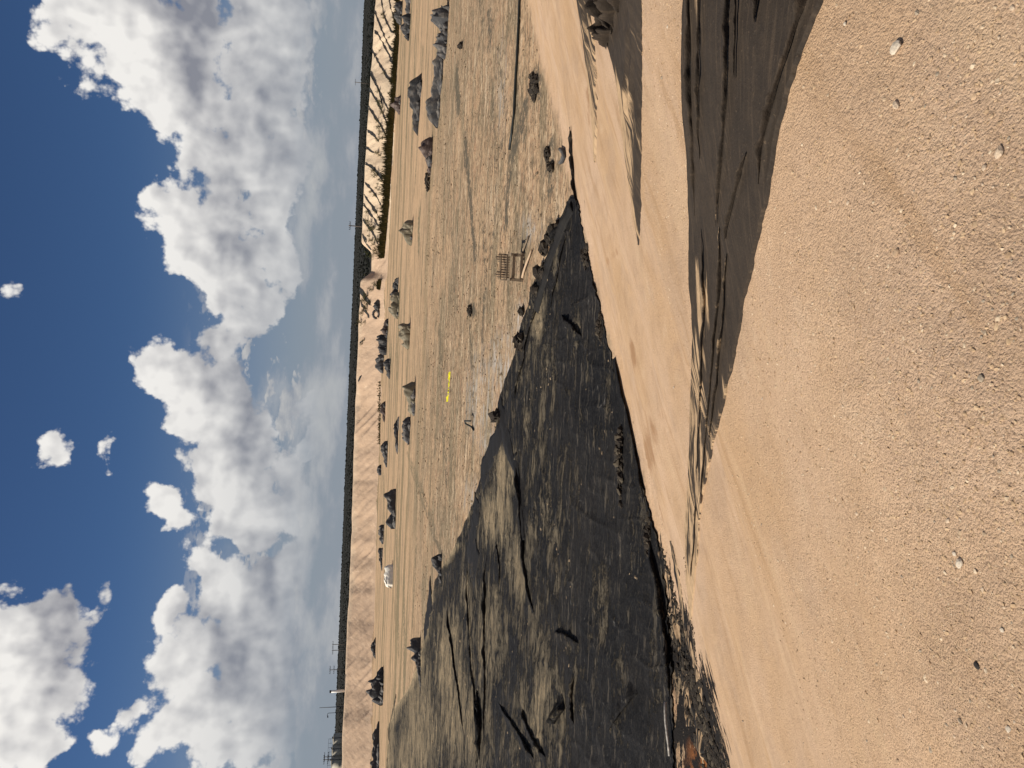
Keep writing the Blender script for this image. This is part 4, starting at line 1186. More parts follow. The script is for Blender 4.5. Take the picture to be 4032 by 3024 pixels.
for k, (x0, x1, y0, y1, prof, mt, lab, nfl, dep) in enumerate(HEAPS):
    P = ground(x1 - 3, (y0 + y1) / 2)
    d = dist_of(P)
    W = (y1 - y0) / FPX * d
    depr = math.atan2(EYE - P[2], math.hypot(P[0], P[1]))
    Dy = min(max(dep * (x1 - x0) / FPX * d * 1.6, .5), W * .9)
    Hh = max((x1 - x0) / FPX * d - 0.45 * Dy * sin(depr), 0.25)
    rz = -math.atan2(P[0], P[1])
    c = P[:2] + np.array([P[0], P[1]]) / math.hypot(P[0], P[1]) * Dy * .45
    t = empty('liner_heap', (c[0], c[1], float(height(c[0], c[1]))), lab, 'heap', HG, rz)
    V, f = crumple(prof, W, Dy, Hh * .98, 100 + k, nu=int(min(80, 26 + W * 6)))
    link('crumpled_sheet', mesh('crumpled_sheet', V, f, False), MAT[mt], t)
    rg = random.Random(500 + k)
    for j in range(3 if W > 2.2 else 2):
        lw = W * rg.uniform(.22, .42)
        V, f = crumple([rg.uniform(.2, .7), rg.uniform(.6, 1), rg.uniform(.5, 1), rg.uniform(.2, .8)], lw, lw * .7, Hh * rg.uniform(.25, .5), 1300 + 11 * k + j, 24, 14, .34)
        o = link('crumpled_sheet', mesh('crumpled_sheet', V, f, False), MAT[mt if rg.random() < .7 else 'heap_grey'], t)
        o.location = (rg.uniform(-.40, .40) * W, -Dy * rg.uniform(.15, .45), 0); o.rotation_euler = (0, 0, rg.uniform(-.9, .9))
    for j in range(nfl):
        V, f = flap(min(.3 * W, 1.6) * rg.uniform(.6, 1.1), Hh * rg.uniform(.35, .6), 900 + 7 * k + j)
        o = link('loose_flap', mesh('loose_flap', V, f, False), MAT[mt if j else 'heap_black'], t)
        o.location = (rg.uniform(-.38, .38) * W, -Dy * .46 + rg.uniform(-.1, .15), -.02)
        o.rotation_euler = (0, 0, rg.uniform(-.6, .6))

# the white sack
P = ground(1545, 2268); d = dist_of(P); W = 88 / FPX * d
t = empty('bulk_sack', P, 'big dusty white sack slumped on the pond floor near the left embankment', 'sack', None, -math.atan2(P[0], P[1]))
V, f = crumple([.82, .95, 1, 1, .98, .96, .9], W, W * .6, 33 / FPX * d, 77, 40, 20, .06)
link('sack_body', mesh('sack_body', V, f, True), MAT['heap_white'], t)
b = Builder()
b.tube([(-W * .50, -.3, .1), (-W * .46, -.5, .5), (-W * .30, -.62, .85), (-W * .1, -.5, 1.15)], .05, 6)
b.obj('tie_strap', MAT['heap_black'], t, True)
V, f = crumple([.3, .8, 1, .8, .4], W * .9, 1.2, .75, 78)
o = link('torn_cover', mesh('torn_cover', V, f), MAT['heap_grey'], t); o.location = (-.3, 1.5, 0)
# old tyre-like coil by the embankment
P = ground(1494, 1238)
b = Builder(); pts = [(0.85 * cos(a), .12 * sin(2 * a), .72 + .62 * sin(a)) for a in np.linspace(-2.4, 3.4, 22)]
b.tube(pts, [.26 + .05 * sin(3 * i) for i in range(22)], 8)
o = b.obj('coiled_sheet', MAT['heap_grey'], None, False); o.location = P; o.rotation_euler = (0, 0, -.2)
tag(o, 'grey coil of rolled sheet standing on edge at the embankment foot', 'coil')

# ------------------------------------------------------------------ the broken wooden bench
MAT['wood'] = mat_plain_color('weathered grey wood', (0.20, 0.15, 0.10), .85, .35, 3.0, (3, 3, 14))
MAT['wood_pale'] = mat_plain_color('pale bare wood', (0.50, 0.36, 0.235), .85, .2, 3.0, (8, 8, 8))
P = ground(2063, 1055)
bench = empty('broken_bench', P, 'broken wooden double bench with slatted back sunk in the mud', 'bench', None, radians(-6))


def wbar(name, a, b_, w, dd, up=(0, 0, 1)):
    q = Builder(); q.bar(a, b_, w, dd, up)
    return q.obj(name, MAT['wood'], bench)


W2 = .53
for sx in (-1, 1):
    wbar('side_board', (sx * W2, -.05, -.05), (sx * (W2 - .02), .10, .56), .13, .06, (0, 1, 0))
    wbar('arm_rest', (sx * W2, -.08, .58), (sx * (W2 - .02), .50, .60), .11, .03)
    wbar('leg', (sx * W2, .48, -.1), (sx * W2, .50, .62), .07, .06, (0, 1, 0))
wbar('front_rail', (-W2 + .02, -.04, .10), (W2 - .04, -.04, .13), .05, .12)
wbar('seat_rail', (-W2 + .04, .02, .44), (W2 - .05, .02, .45), .05, .12)
wbar('back_rail', (-W2 - .02, .46, .62), (W2 + .02, .46, .64), .03, .07)
wbar('back_rail', (-W2, .52, .88), (W2, .52, .90), .025, .05)
for i, xx in enumerate((-.28, -.02, .26)):
    wbar('seat_strut', (xx, -.02, .40), (xx + .02, .44, .36), .05, .06)
tops = [.84, 1.02, 1.10, 1.04, .90, .86, .88, .98, 1.10, 1.12, 1.00]
for i, tp in enumerate(tops):
    xx = -W2 + 2 * W2 * i / (len(tops) - 1)
    q = Builder()
    lean = .10
    sl = (tops[min(i + 1, len(tops) - 1)] - tops[max(i - 1, 0)]) * .18
    q.add([(xx - .037, .49, .52), (xx + .037, .49, .52), (xx + .037, .54, .52), (xx - .037, .54, .52),
           (xx - .037, .50 + lean, tp - sl), (xx + .037, .50 + lean, tp + sl), (xx + .037, .54 + lean, tp + sl), (xx - .037, .54 + lean, tp - sl)],
          [(3, 2, 1, 0), (4, 5, 6, 7), (0, 1, 5, 4), (1, 2, 6, 5), (2, 3, 7, 6), (3, 0, 4, 7)])
    q.obj('back_slat', MAT['wood'], bench)



def pole_on_ground(a, b_, r, mat, label, za=.05, zb=.05, name='wooden_pole'):
    A = ground(*a); B_ = ground(*b_)
    A[2] += za; B_[2] += zb
    q = Builder()
    pts = [A + (B_ - A) * t + np.array([0, 0, .02 * sin(5 * t)]) for t in np.linspace(0, 1, 6)]
    q.tube(pts, [r * (1.05 - .3 * t) for t in np.linspace(0, 1, 6)], 8)
    return tag(q.obj(name, mat, None, True), label, 'pole')


pole_on_ground((2062, 1092), (2100, 985), .05, MAT['wood_pale'], 'pale wooden pole lying nearest the broken bench, lower of the two', .06, .10)
pole_on_ground((2056, 1018), (2088, 930), .045, MAT['wood'], 'greyer wooden pole leading away from the right corner of the bench', .05, .10)
# white board at the lower left
pole_on_ground((2640, 2762), (2652, 2975), .030, mat_plain_color('chalky white paint', (0.40, 0.37, 0.33), .8, .5, 9), 'long white painted pole lying beside the torn liner at the lower left', .12, .12, 'white_pole')
# plank of black hose across the mud
MAT['hose'] = mat_plain_color('black hose', (0.018, 0.022, 0.021), .5, .2, 5)
hp = [ground(x, y) for x, y in [(2054, -60), (2050, 0), (2046, 110), (2040, 230), (2034, 330), (2028, 450), (2020, 520), (2010, 590)]]
b = Builder(); b.tube([p + np.array([0, 0, .055]) for p in hp], .065, 8)
tag(b.obj('black_hose', MAT['hose'], None, True), 'long straight black hose lying across the mud at the right', 'hose')
hk = [ground(1868, 1694) + [0, 0, .05], ground(1860, 1680) + [0, 0, .06], ground(1855, 1668) + [0, 0, .35], ground(1858, 1658) + [0, 0, .42], ground(1866, 1658) + [0, 0, .2]]
b = Builder(); b.tube(hk, .05, 7)
tag(b.obj('bent_pipe', MAT['hose'], None, True), 'short black pipe bent like a hook sticking out of the mud', 'pipe')
# yellow tape
MAT['yellow'] = mat_plain_color('yellow tape', (0.85, 0.78, 0.02), .5, .1, 4)
ys = np.linspace(1464, 1582, 26)
tape = empty('yellow_tape', ground(1769, 1520), 'bright yellow plastic tape stretched over the mud in the middle of the pond', 'tape')
org = np.array(tape.location)
for run in ((0, 8), (8, 13), (14, 18), (19, 25)):
    q = Builder()
    for i in range(*run):
        a = ground(1774 - (ys[i] - 1464) * .085, ys[i]) - org; b2 = ground(1774 - (ys[i + 1] - 1464) * .085, ys[i + 1]) - org
        h0, h1 = [.04 + .05 * abs(sin(j * .8)) + (.06 if j < 7 or j > 20 else 0) for j in (i, i + 1)]
        q.add([a, b2, b2 + [0, .03, h1], a + [0, .03, h0], a + [0, .05, 0], b2 + [0, .05, 0], b2 + [0, .045, h1], a + [0, .045, h0]], [(0, 1, 2, 3), (7, 6, 5, 4), (3, 2, 6, 7), (0, 3, 7, 4), (1, 5, 6, 2)])
    q.obj('tape_length', MAT['yellow'], tape)


# ------------------------------------------------------------------ stones, clods, rubble
def rock_mesh(name, seed, sub=1, flat=.65, rough=.22):
    import bmesh
    bm = bmesh.new(); bmesh.ops.create_icosphere(bm, subdivisions=sub, radius=1.0)
    rg = np.random.default_rng(seed)
    pl_n = rg.normal(size=(7, 3)); pl_n /= np.linalg.norm(pl_n, axis=1)[:, None]
    sc = rg.uniform(.75, 1.25, 3) * [1, .85, flat]
    for v in bm.verts:
        c = np.array(v.co)
        for n in pl_n:
            dd = c @ n
            if dd > .72: c = c - n * (dd - .72)
        c = c * (1 + rough * .4 * rg.normal()) * sc
        v.co = c
    me = bpy.data.meshes.new(name); bm.to_mesh(me); bm.free()
    return me


def mat_stone(name, col, var=.25):
    return mat_plain_color(name, col, .9, var, 3.0)


MAT['stone_tan'] = mat_stone('tan stone', (0.46, 0.32, 0.20)); MAT['stone_pale'] = mat_stone('pale limestone', (0.54, 0.415, 0.29)); MAT['stone_white'] = mat_stone('white stone', (0.56, 0.475, 0.365))
MAT['stone_dark'] = mat_stone('black stone', (0.035, 0.030, 0.028)); MAT['stone_grey'] = mat_stone('grey stone', (0.33, 0.265, 0.19))
RM = {}
for mk in ('stone_tan', 'stone_pale', 'stone_white', 'stone_dark', 'stone_grey'):
    RM[mk] = []
    for i in range(5):
        me = rock_mesh('stone', 31 * i + len(mk), 2, .6, .14); me.materials.append(MAT[mk]); RM[mk].append(me)


def stone(x, y, px, mk, label, group=None, sink=.25, i=None, cat='stone'):
    P = ground(x, y); d = float(np.linalg.norm(P - [0, 0, EYE]))
    s = px / FPX * d / 2 * .66
    o = bpy.data.objects.new('stone', RM[mk][random.randrange(5) if i is None else i]); COL.objects.link(o)
    o.location = (P[0], P[1], P[2] + s * (.55 - sink)); o.scale = (s, s, s * .7); o.rotation_euler = (random.uniform(-.2, .2), random.uniform(-.2, .2), random.uniform(0, 6.28))
    return tag(o, label, cat, group)


NAMED = [(3538, 185, 92, 'stone_white', 'large pale green-white rock slab standing out on the gravel at the upper right', 0),
         (3532, 415, 50, 'stone_pale', 'flat pale stone just left of the large white slab'), (3850, 2620, 46, 'stone_dark', 'black angular stone at the lower left corner of the gravel'),
         (3785, 2215, 60, 'stone_white', 'long white chalky stone low down in the gravel'), (3762, 2180, 34, 'stone_white', 'white chip touching the long chalky stone'),
         (3940, 600, 60, 'stone_pale', 'pale flat stone near the bottom of the gravel at the right'), (3533, 995, 46, 'stone_tan', 'tan rounded stone sunk in the gravel right of middle'),
         (3880, 660, 40, 'stone_pale', 'small pale stone above the pale flat stone'), (3867, 1490, 44, 'stone_grey', 'bluish grey stone sliver in the lower middle of the gravel'),
         (3620, 1500, 26, 'stone_grey', 'small dark grey stone by the middle of the gravel'), (3375, 2023, 24, 'stone_pale', 'pale pebble with a dark hollow beside it on the left gravel'),
         (3338, 1960, 20, 'stone_tan', 'tan pebble just above the pale hollow pebble'), (3000, 2065, 18, 'stone_grey', 'isolated grey pebble on smooth sand'),
         (3003, 1570, 18, 'stone_white', 'white pebble just below the sand-covered liner end'), (2655, 1525, 20, 'stone_white', 'white pebble on the sand between the liner and the black floor'),
         (3330, 95, 32, 'stone_white', 'white square chip close below the wide liner strip'), (2630, 105, 20, 'stone_white', 'white splinter on the sand band above the wide liner strip'),
         (2609, 305, 26, 'stone_grey', 'grey rough stone on the sand band between two liner strips'), (2600, 470, 16, 'stone_pale', 'pale pebble left of the grey rough stone'),
         (3785, 2840, 30, 'stone_grey', 'grey stone with a deep shadow near the bottom left edge'), (3975, 2870, 36, 'stone_white', 'white stone in the lowest left gravel'),
         (3950, 2480, 34, 'stone_white', 'bright white stone in the coarse gravel at the lower left'), (3735, 2050, 34, 'stone_pale', 'pale stone among coarse gravel at the lower middle'),
         (3320, 1600, 22, 'stone_pale', 'pale stone in the middle of the fine gravel'), (3340, 800, 26, 'stone_pale', 'pale stone on the fine gravel a little below the liner edge'),
         (3560, 2820, 22, 'stone_pale', 'pale stone by the lower left streaks'), (1697, 845, 9, 'stone_white', 'tiny bright white scrap on the bare pond mud')]
for it in NAMED:
    stone(*it[:5], i=it[5] if len(it) > 5 else None)
rg = random.Random(3)
for k in range(150):
    x = 2900 + 1130 * rg.random() ** .7; y = rg.uniform(10, 3010)
    if x < float(pl(A_near, y)) + 25: continue
    mk = rg.choice(['stone_tan', 'stone_pale', 'stone_pale', 'stone_tan', 'stone_grey'])
    stone(x, y, rg.uniform(9, 20) * (0.7 + .5 * (x - 2900) / 1130), mk,
          'small rounded %s stone lying loose on the sandy gravel bank' % mk[6:], 'small %s stones on the gravel bank' % mk[6:], sink=.3)
for k in range(110):
    x = 3520 + 500 * rg.random(); y = rg.uniform(10, 3010)
    mk = rg.choice(['stone_tan', 'stone_tan', 'stone_pale', 'stone_grey'])
    stone(x, y, rg.uniform(12, 34) * rg.random() ** .4, mk, 'small rounded %s stone lying loose on the sandy gravel bank' % mk[6:], 'small %s stones on the gravel bank' % mk[6:], sink=.42)
for k in range(34):
    y = rg.uniform(20, 2000); x = rg.uniform(2540, 2690)
    stone(x, y, rg.uniform(6, 12), rg.choice(['stone_tan', 'stone_pale']), 'tiny stone on the smooth sand band between liner strips', 'tiny stones on the sand band', sink=.3)


def scatter(name, pts, sizes, mat, seed, flat=.6, kind='stuff'):
    """Many small lumps joined in one mesh."""
    rg = np.random.default_rng(seed)
    ph = (1 + 5 ** .5) / 2
    ico = np.array([(-1, ph, 0), (1, ph, 0), (-1, -ph, 0), (1, -ph, 0), (0, -1, ph), (0, 1, ph), (0, -1, -ph), (0, 1, -ph), (ph, 0, -1), (ph, 0, 1), (-ph, 0, -1), (-ph, 0, 1)]) / 1.9
    fi = np.array([(0, 11, 5), (0, 5, 1), (0, 1, 7), (0, 7, 10), (0, 10, 11), (1, 5, 9), (5, 11, 4), (11, 10, 2), (10, 7, 6), (7, 1, 8), (3, 9, 4), (3, 4, 2), (3, 2, 6), (3, 6, 8), (3, 8, 9), (4, 9, 5), (2, 4, 11), (6, 2, 10), (8, 6, 7), (9, 8, 1)])
    n = len(pts)
    V = np.repeat(ico[None], n, 0) * (1 + .28 * rg.normal(size=(n, 12, 1)))
    V *= np.stack([rg.uniform(.7, 1.4, n), rg.uniform(.7, 1.2, n), np.full(n, flat) * rg.uniform(.7, 1.2, n)], 1)[:, None]
    a = rg.uniform(0, 2 * pi, n); ca, sa = np.cos(a)[:, None], np.sin(a)[:, None]
    V = np.stack([V[..., 0] * ca - V[..., 1] * sa, V[..., 0] * sa + V[..., 1] * ca, V[..., 2]], 2)
    V = V * sizes[:, None, None] + pts[:, None]
    f = (fi[None] + (np.arange(n) * 12)[:, None, None]).reshape(-1, 3)
    o = link(name, mesh(name, V.reshape(-1, 3), f), mat)
    return tag(o, kind=kind)


MAT['pebbles'] = mat_island('loose gravel', [(0.34, 0.23, 0.14), (0.50, 0.35, 0.21), (0.42, 0.29, 0.18), (0.54, 0.39, 0.24), (0.38, 0.265, 0.165), (0.66, 0.53, 0.37)])
MAT['clods'] = mat_island('mud clods', [(0.13, 0.10, 0.068), (0.24, 0.18, 0.115), (0.36, 0.265, 0.165), (0.18, 0.135, 0.088), (0.44, 0.33, 0.21)])
MAT['rubble'] = mat_island('black rubble', [(0.014, 0.013, 0.012), (0.035, 0.031, 0.027), (0.022, 0.020, 0.018), (0.09, 0.075, 0.055)])

# gravel on the crest where the camera stands
n = 52000
rr = 1.0 + 6.5 * RNG.random(n) ** 1.5; th = RNG.uniform(-.72, .72, n)
X, Y = rr * np.sin(th), rr * np.cos(th)
dens = fbm(X * 1.3, Y * 1.3, 4, 201)
keep = (dens + .55 * RNG.random(n) > -.05) & (RNG.random(n) < sstep(6.0, 1.2, X * NX + Y * NY + .8 * dens))
# not on the wide liner strip
PXY = np.stack([X, Y, height(X, Y)], 1) - [0, 0, EYE]
cz = PXY @ F; ppx = 2016 + FPX * (PXY @ D) / cz; ppy = 1512 - FPX * (PXY @ R) / cz
keep &= ~((ppy < 2250) & (ppx < np.interp(ppy, [p[1] for p in A_near], [p[0] for p in A_near]) + 6) & (ppx > np.interp(ppy, [p[1] for p in A_far], [p[0] for p in A_far]) - 6))
X, Y = X[keep], Y[keep]
sz = (0.0016 + 0.0040 * RNG.random(len(X)) ** 6) * (1 + .15 * np.hypot(X, Y))
scatter('gravel', np.stack([X, Y, height(X, Y) + sz * .12], 1), sz, MAT['pebbles'], 5)

# clods and crumbs all over the pond floor
n = 30000
rr = 13 + 62 * RNG.random(n) ** 1.25; th = RNG.uniform(-.60, .60, n)
X, Y = rr * np.sin(th), rr * np.cos(th)
d1 = fbm(X * .35, Y * .35, 4, 211)
keep = (X * NX + Y * NY > 14.6) & (d1 + .6 * (RNG.random(n) - .5) > .05)
X, Y = X[keep], Y[keep]
sz = (0.012 + 0.055 * RNG.random(len(X)) ** 5) * (.6 + rr[keep] / 60)
scatter('mud_clods', np.stack([X, Y, height(X, Y) + sz * .15], 1), sz, MAT['clods'], 6, .55)


def clump(x, y, hx, hy, n, s0, s1, label, seed, mat='rubble', name='rubble_clump', cat='rubble', hump=.5, flat=.7, slant=0.0):
    rg = np.random.default_rng(seed)
    ph = rg.uniform(0, 2 * pi, n); rd = rg.random(n) ** .75 * (0.72 + .4 * np.sin(ph * 3 + seed) * np.cos(ph * 2 - seed)); a = np.stack([rd * np.cos(ph), rd * np.sin(ph)], 1)
    if slant:
        a = rg.uniform(-1, 1, (n, 2)) * [1, 1.0]; a[:, 0] *= rg.random(n)
    P = ground_many(x + np.clip(a[:, 0], -1, 1) * hx + slant * a[:, 1] * hy, y + np.clip(a[:, 1], -1, 1) * hy)
    s = s0 + (s1 - s0) * rg.random(n) ** 2
    c = P.mean(0)
    P[:, 2] += s * .3 + hump * s1 * np.exp(-(a ** 2).sum(1) * 2.2) * rg.random(n) * 2
    o = scatter(name, P, s, MAT[mat], seed, flat, None)
    return tag(o, label, cat)


for k, (x, y, hx, hy, n, s0, s1, lab) in enumerate([
        (2195, 905, 14, 16, 60, .06, .22, 'black rubble clump highest of the lumps right of the sheet tip'), (2180, 935, 14, 22, 70, .06, .22, 'dark rubble clump just left of the highest one'),
        (2150, 975, 10, 26, 50, .05, .18, 'loose line of black rubble between the bench poles and the sheet'), (2138, 1070, 12, 14, 60, .06, .24, 'round black lump at the sheet edge below the bench'),
        (2118, 1140, 12, 18, 50, .05, .18, 'dark lump left of the round black lump'), (2055, 1350, 12, 34, 90, .06, .24, 'ragged black rubble bank where the white crust ends'),
        (1968, 1640, 14, 22, 90, .06, .25, 'black lump at the far corner of the bare black strip'), (1855, 1225, 7, 24, 150, .05, .16, 'brown mud lump alone in the middle of the pond'),
        (2160, 600, 10, 30, 60, .04, .14, 'scattered dark lumps beside the dark mat at right'), (2175, 660, 8, 26, 50, .04, .14, 'scattered dark lumps near the curved grey hose scrap'),
        (2108, 345, 20, 62, 700, .05, .12, 'broad mat of dark rubble at the right of the pond'), (2060, 1225, 6, 20, 40, .04, .13, 'few dark lumps above the white crust'),
        (1820, 180, 4, 10, 20, .06, .22, 'small dark block on bare mud at the right'), (1690, 715, 10, 50, 60, .06, .3, 'trail of broken rubble behind the rounded dark heap'),
        (2450, 1800, 8, 200, 160, .03, .12, 'crumbly black ridge along the foot of the bank'), (2310, 1010, 10, 60, 90, .03, .12, 'black crumbs at the foot of the bank under the sheet tip'),
        (2560, 2120, 10, 110, 120, .03, .10, 'black crumbs along the lower foot of the bank'), 
        
        (2370, 1290, 8, 80, 111, .03, .12, 'dark crumbs along the middle foot of the bank')]):
    clump(x, y, hx, hy, n, s0, s1, lab, 300 + k)
for k, (x, y, hx, hy, n, s0, s1, sl, lab) in enumerate([
        (2700, 2620, 40, 230, 420, .012, .075, .28, 'broad band of black torn sheet shreds at the lower left foot of the bank'), (2770, 2850, 60, 190, 520, .012, .085, .30, 'thick litter of black torn sheet shreds in the lower left corner'),
        (2650, 2330, 16, 170, 200, .010, .055, .26, 'black torn sheet shreds along the edge of the black floor'), (2722, 2420, 6, 230, 90, .008, .035, .12, 'fine line of small black shreds running down the left sand'),
        (2812, 2800, 6, 220, 90, .008, .035, .26, 'thin outermost line of black shreds at the lower left')]):
    o = clump(x, y, hx, hy, n, s0, s1, lab, 400 + k, name='torn_shreds', cat='litter', hump=.15, flat=.28, slant=sl)
    o['kind'] = 'stuff'
b = Builder(); hp = [ground(x, y) + [0, 0, .06] for x, y in [(2212, 588), (2226, 600), (2228, 615), (2220, 635), (2210, 642)]]
b.tube(hp, [.07, .10, .10, .09, .06], 7)
tag(b.obj('hose_scrap', MAT['heap_grey'], None, True), 'short curved grey hose scrap at the foot of the bank', 'hose')


# ------------------------------------------------------------------ far embankment: gullies, bushes, reeds
MAT['gully'] = mat_plain_color('near-black gully strips', (0.030, 0.028, 0.026), .8, .3, .6)  # near-black ribbons laid along the gully lines
GULLIES = [[(1500, -20), (1512, 60), (1525, 90), (1540, 120), (1552, 132)], [(1528, -20), (1545, 50), (1552, 78)], [(1474, 40), (1490, 80), (1505, 120), (1520, 155), (1535, 185), (1552, 203)],
           [(1468, 122), (1488, 132), (1498, 150), (1512, 180), (1530, 210), (1548, 250), (1555, 268)], [(1464, 195), (1478, 220), (1495, 250), (1510, 275), (1525, 300), (1545, 330)],
           [(1459, 285), (1478, 325), (1500, 370), (1515, 400), (1530, 430)], [(1455, 350), (1475, 380), (1495, 415), (1510, 450), (1522, 480), (1528, 505)], [(1488, 345), (1498, 380), (1506, 410)],
           [(1450, 420), (1468, 445), (1485, 470), (1505, 500), (1518, 530)], [(1444, 515), (1462, 525), (1480, 540), (1492, 555)], [(1440, 578), (1455, 592), (1475, 600)],
           [(1438, 640), (1460, 655), (1480, 672), (1505, 700), (1515, 728)], [(1434, 715), (1450, 730), (1470, 755), (1490, 785), (1502, 810)], [(1433, 765), (1450, 788), (1468, 815), (1485, 840), (1500, 875)],
           [(1431, 803), (1450, 830), (1470, 855), (1492, 890)], [(1430, 865), (1446, 888), (1462, 905), (1480, 940), (1495, 975)], [(1428, 930), (1440, 945), (1460, 985)], [(1426, 985), (1440, 1005), (1455, 1030)],
           [(1416, 1140), (1440, 1170), (1462, 1200)], [(1418, 1190), (1436, 1215), (1455, 1250)], [(1417, 1350), (1430, 1340)], [(1411, 1500), (1425, 1480)]]
for k, pts in enumerate(GULLIES):
    pa = np.array(pts, float)
    L = np.concatenate([[0], np.cumsum(np.hypot(*np.diff(pa, axis=0).T))])
    n = max(10, int(L[-1] / 4)); q = np.linspace(0, L[-1], n)
    P = ground_many(np.interp(q, L, pa[:, 0]), np.interp(q, L, pa[:, 1]))
    P[:, 0] += .25 * fbm(q * .06, q * 0, 3, 400 + k)
    w = .34 + .18 * fbm(q * .05, q * 0, 3, 430 + k) + (.45 if k in (16, 17, 18, 19) else 0)
    w = w * np.clip(np.minimum(q + 12, L[-1] - q + 6) / 20, .3, 1)
    V = []
    for i in range(n):
        for s_ in (-1, 0, 1):
            x_, y_ = P[i, 0] + s_ * w[i], P[i, 1]
            V.append((x_, y_, float(height(x_, y_)) + (.03 if s_ == 0 else .10)))
    V = np.array(V)
    i = (np.arange(n - 1)[:, None] * 3 + np.arange(2)[None]).ravel()
    f = np.stack([i, i + 1, i + 4, i + 3], 1)
    if V[0, 2] > V[-1, 2]:
        f = f[:, ::-1]
    o = link('gully_strip', mesh('gully_strip', V, f, True), MAT['gully'], G['far_embankment'][0])


def foliage_mat(name, cols):
    return mat_island(name, cols, .8, False)


MAT['bush'] = foliage_mat('dull green foliage', [(0.040, 0.046, 0.018), (0.070, 0.075, 0.028), (0.105, 0.102, 0.042), (0.055, 0.060, 0.023)])
MAT['olive'] = foliage_mat('olive dry foliage', [(0.085, 0.078, 0.028), (0.13, 0.112, 0.042), (0.065, 0.064, 0.024), (0.17, 0.135, 0.06)])
MAT['twig'] = mat_plain_color('grey brown twigs', (0.10, 0.075, 0.05), .9)


def leaf_cloud(n, r, hgt, seed, leaf):
    rg = np.random.default_rng(seed)
    cl = rg.normal(size=(9, 3)) * [.45, .45, .28] * [r, r, hgt] + [0, 0, hgt * .52]
    c = cl[rg.integers(0, 9, n)] + rg.normal(size=(n, 3)) * [r * .24, r * .24, hgt * .17]
    c[:, 2] = np.abs(c[:, 2])
    a = rg.normal(size=(n, 3)); a /= np.linalg.norm(a, axis=1)[:, None]
    b_ = np.cross(a, rg.normal(size=(n, 3))); b_ /= np.linalg.norm(b_, axis=1)[:, None]
    s = leaf * rg.uniform(.6, 1.3, n)[:, None]
    V = np.stack([c - a * s, c + b_ * s * .7, c + a * s], 1).reshape(-1, 3)
    return V, np.arange(n * 3).reshape(-1, 3)


def make_bush(seed, mat):
    t = bpy.data.objects.new('bush', None)
    V, f = leaf_cloud(260, .55, .95, seed, .085)
    me = mesh('foliage', V, f); me.materials.append(mat)
    b = Builder(); rg = random.Random(seed)
    for k in range(5):
        b.tube([(0, 0, -.1), (rg.uniform(-.2, .2), rg.uniform(-.2, .2), .4), (rg.uniform(-.5, .5), rg.uniform(-.5, .5), .8)], [.04, .025, .01], 5)
    me2 = mesh('stem', b.v, b.f); me2.materials.append(MAT['twig'])
    return me, me2


PROTO = [make_bush(700 + i, MAT['bush'] if i % 3 else MAT['olive']) for i in range(5)]


def bush(x, y, px, label, group, i=None):
    P = ground(x, y); d = dist_of(P)
    s = px / FPX * d
    t = empty('bush', P, label, 'bush', group, random.uniform(0, 6))
    me, me2 = PROTO[random.randrange(5) if i is None else i]
    link('foliage', me, None, t); link('stem', me2, None, t)
    t.scale = (s * .9, s * .9, s * .95)


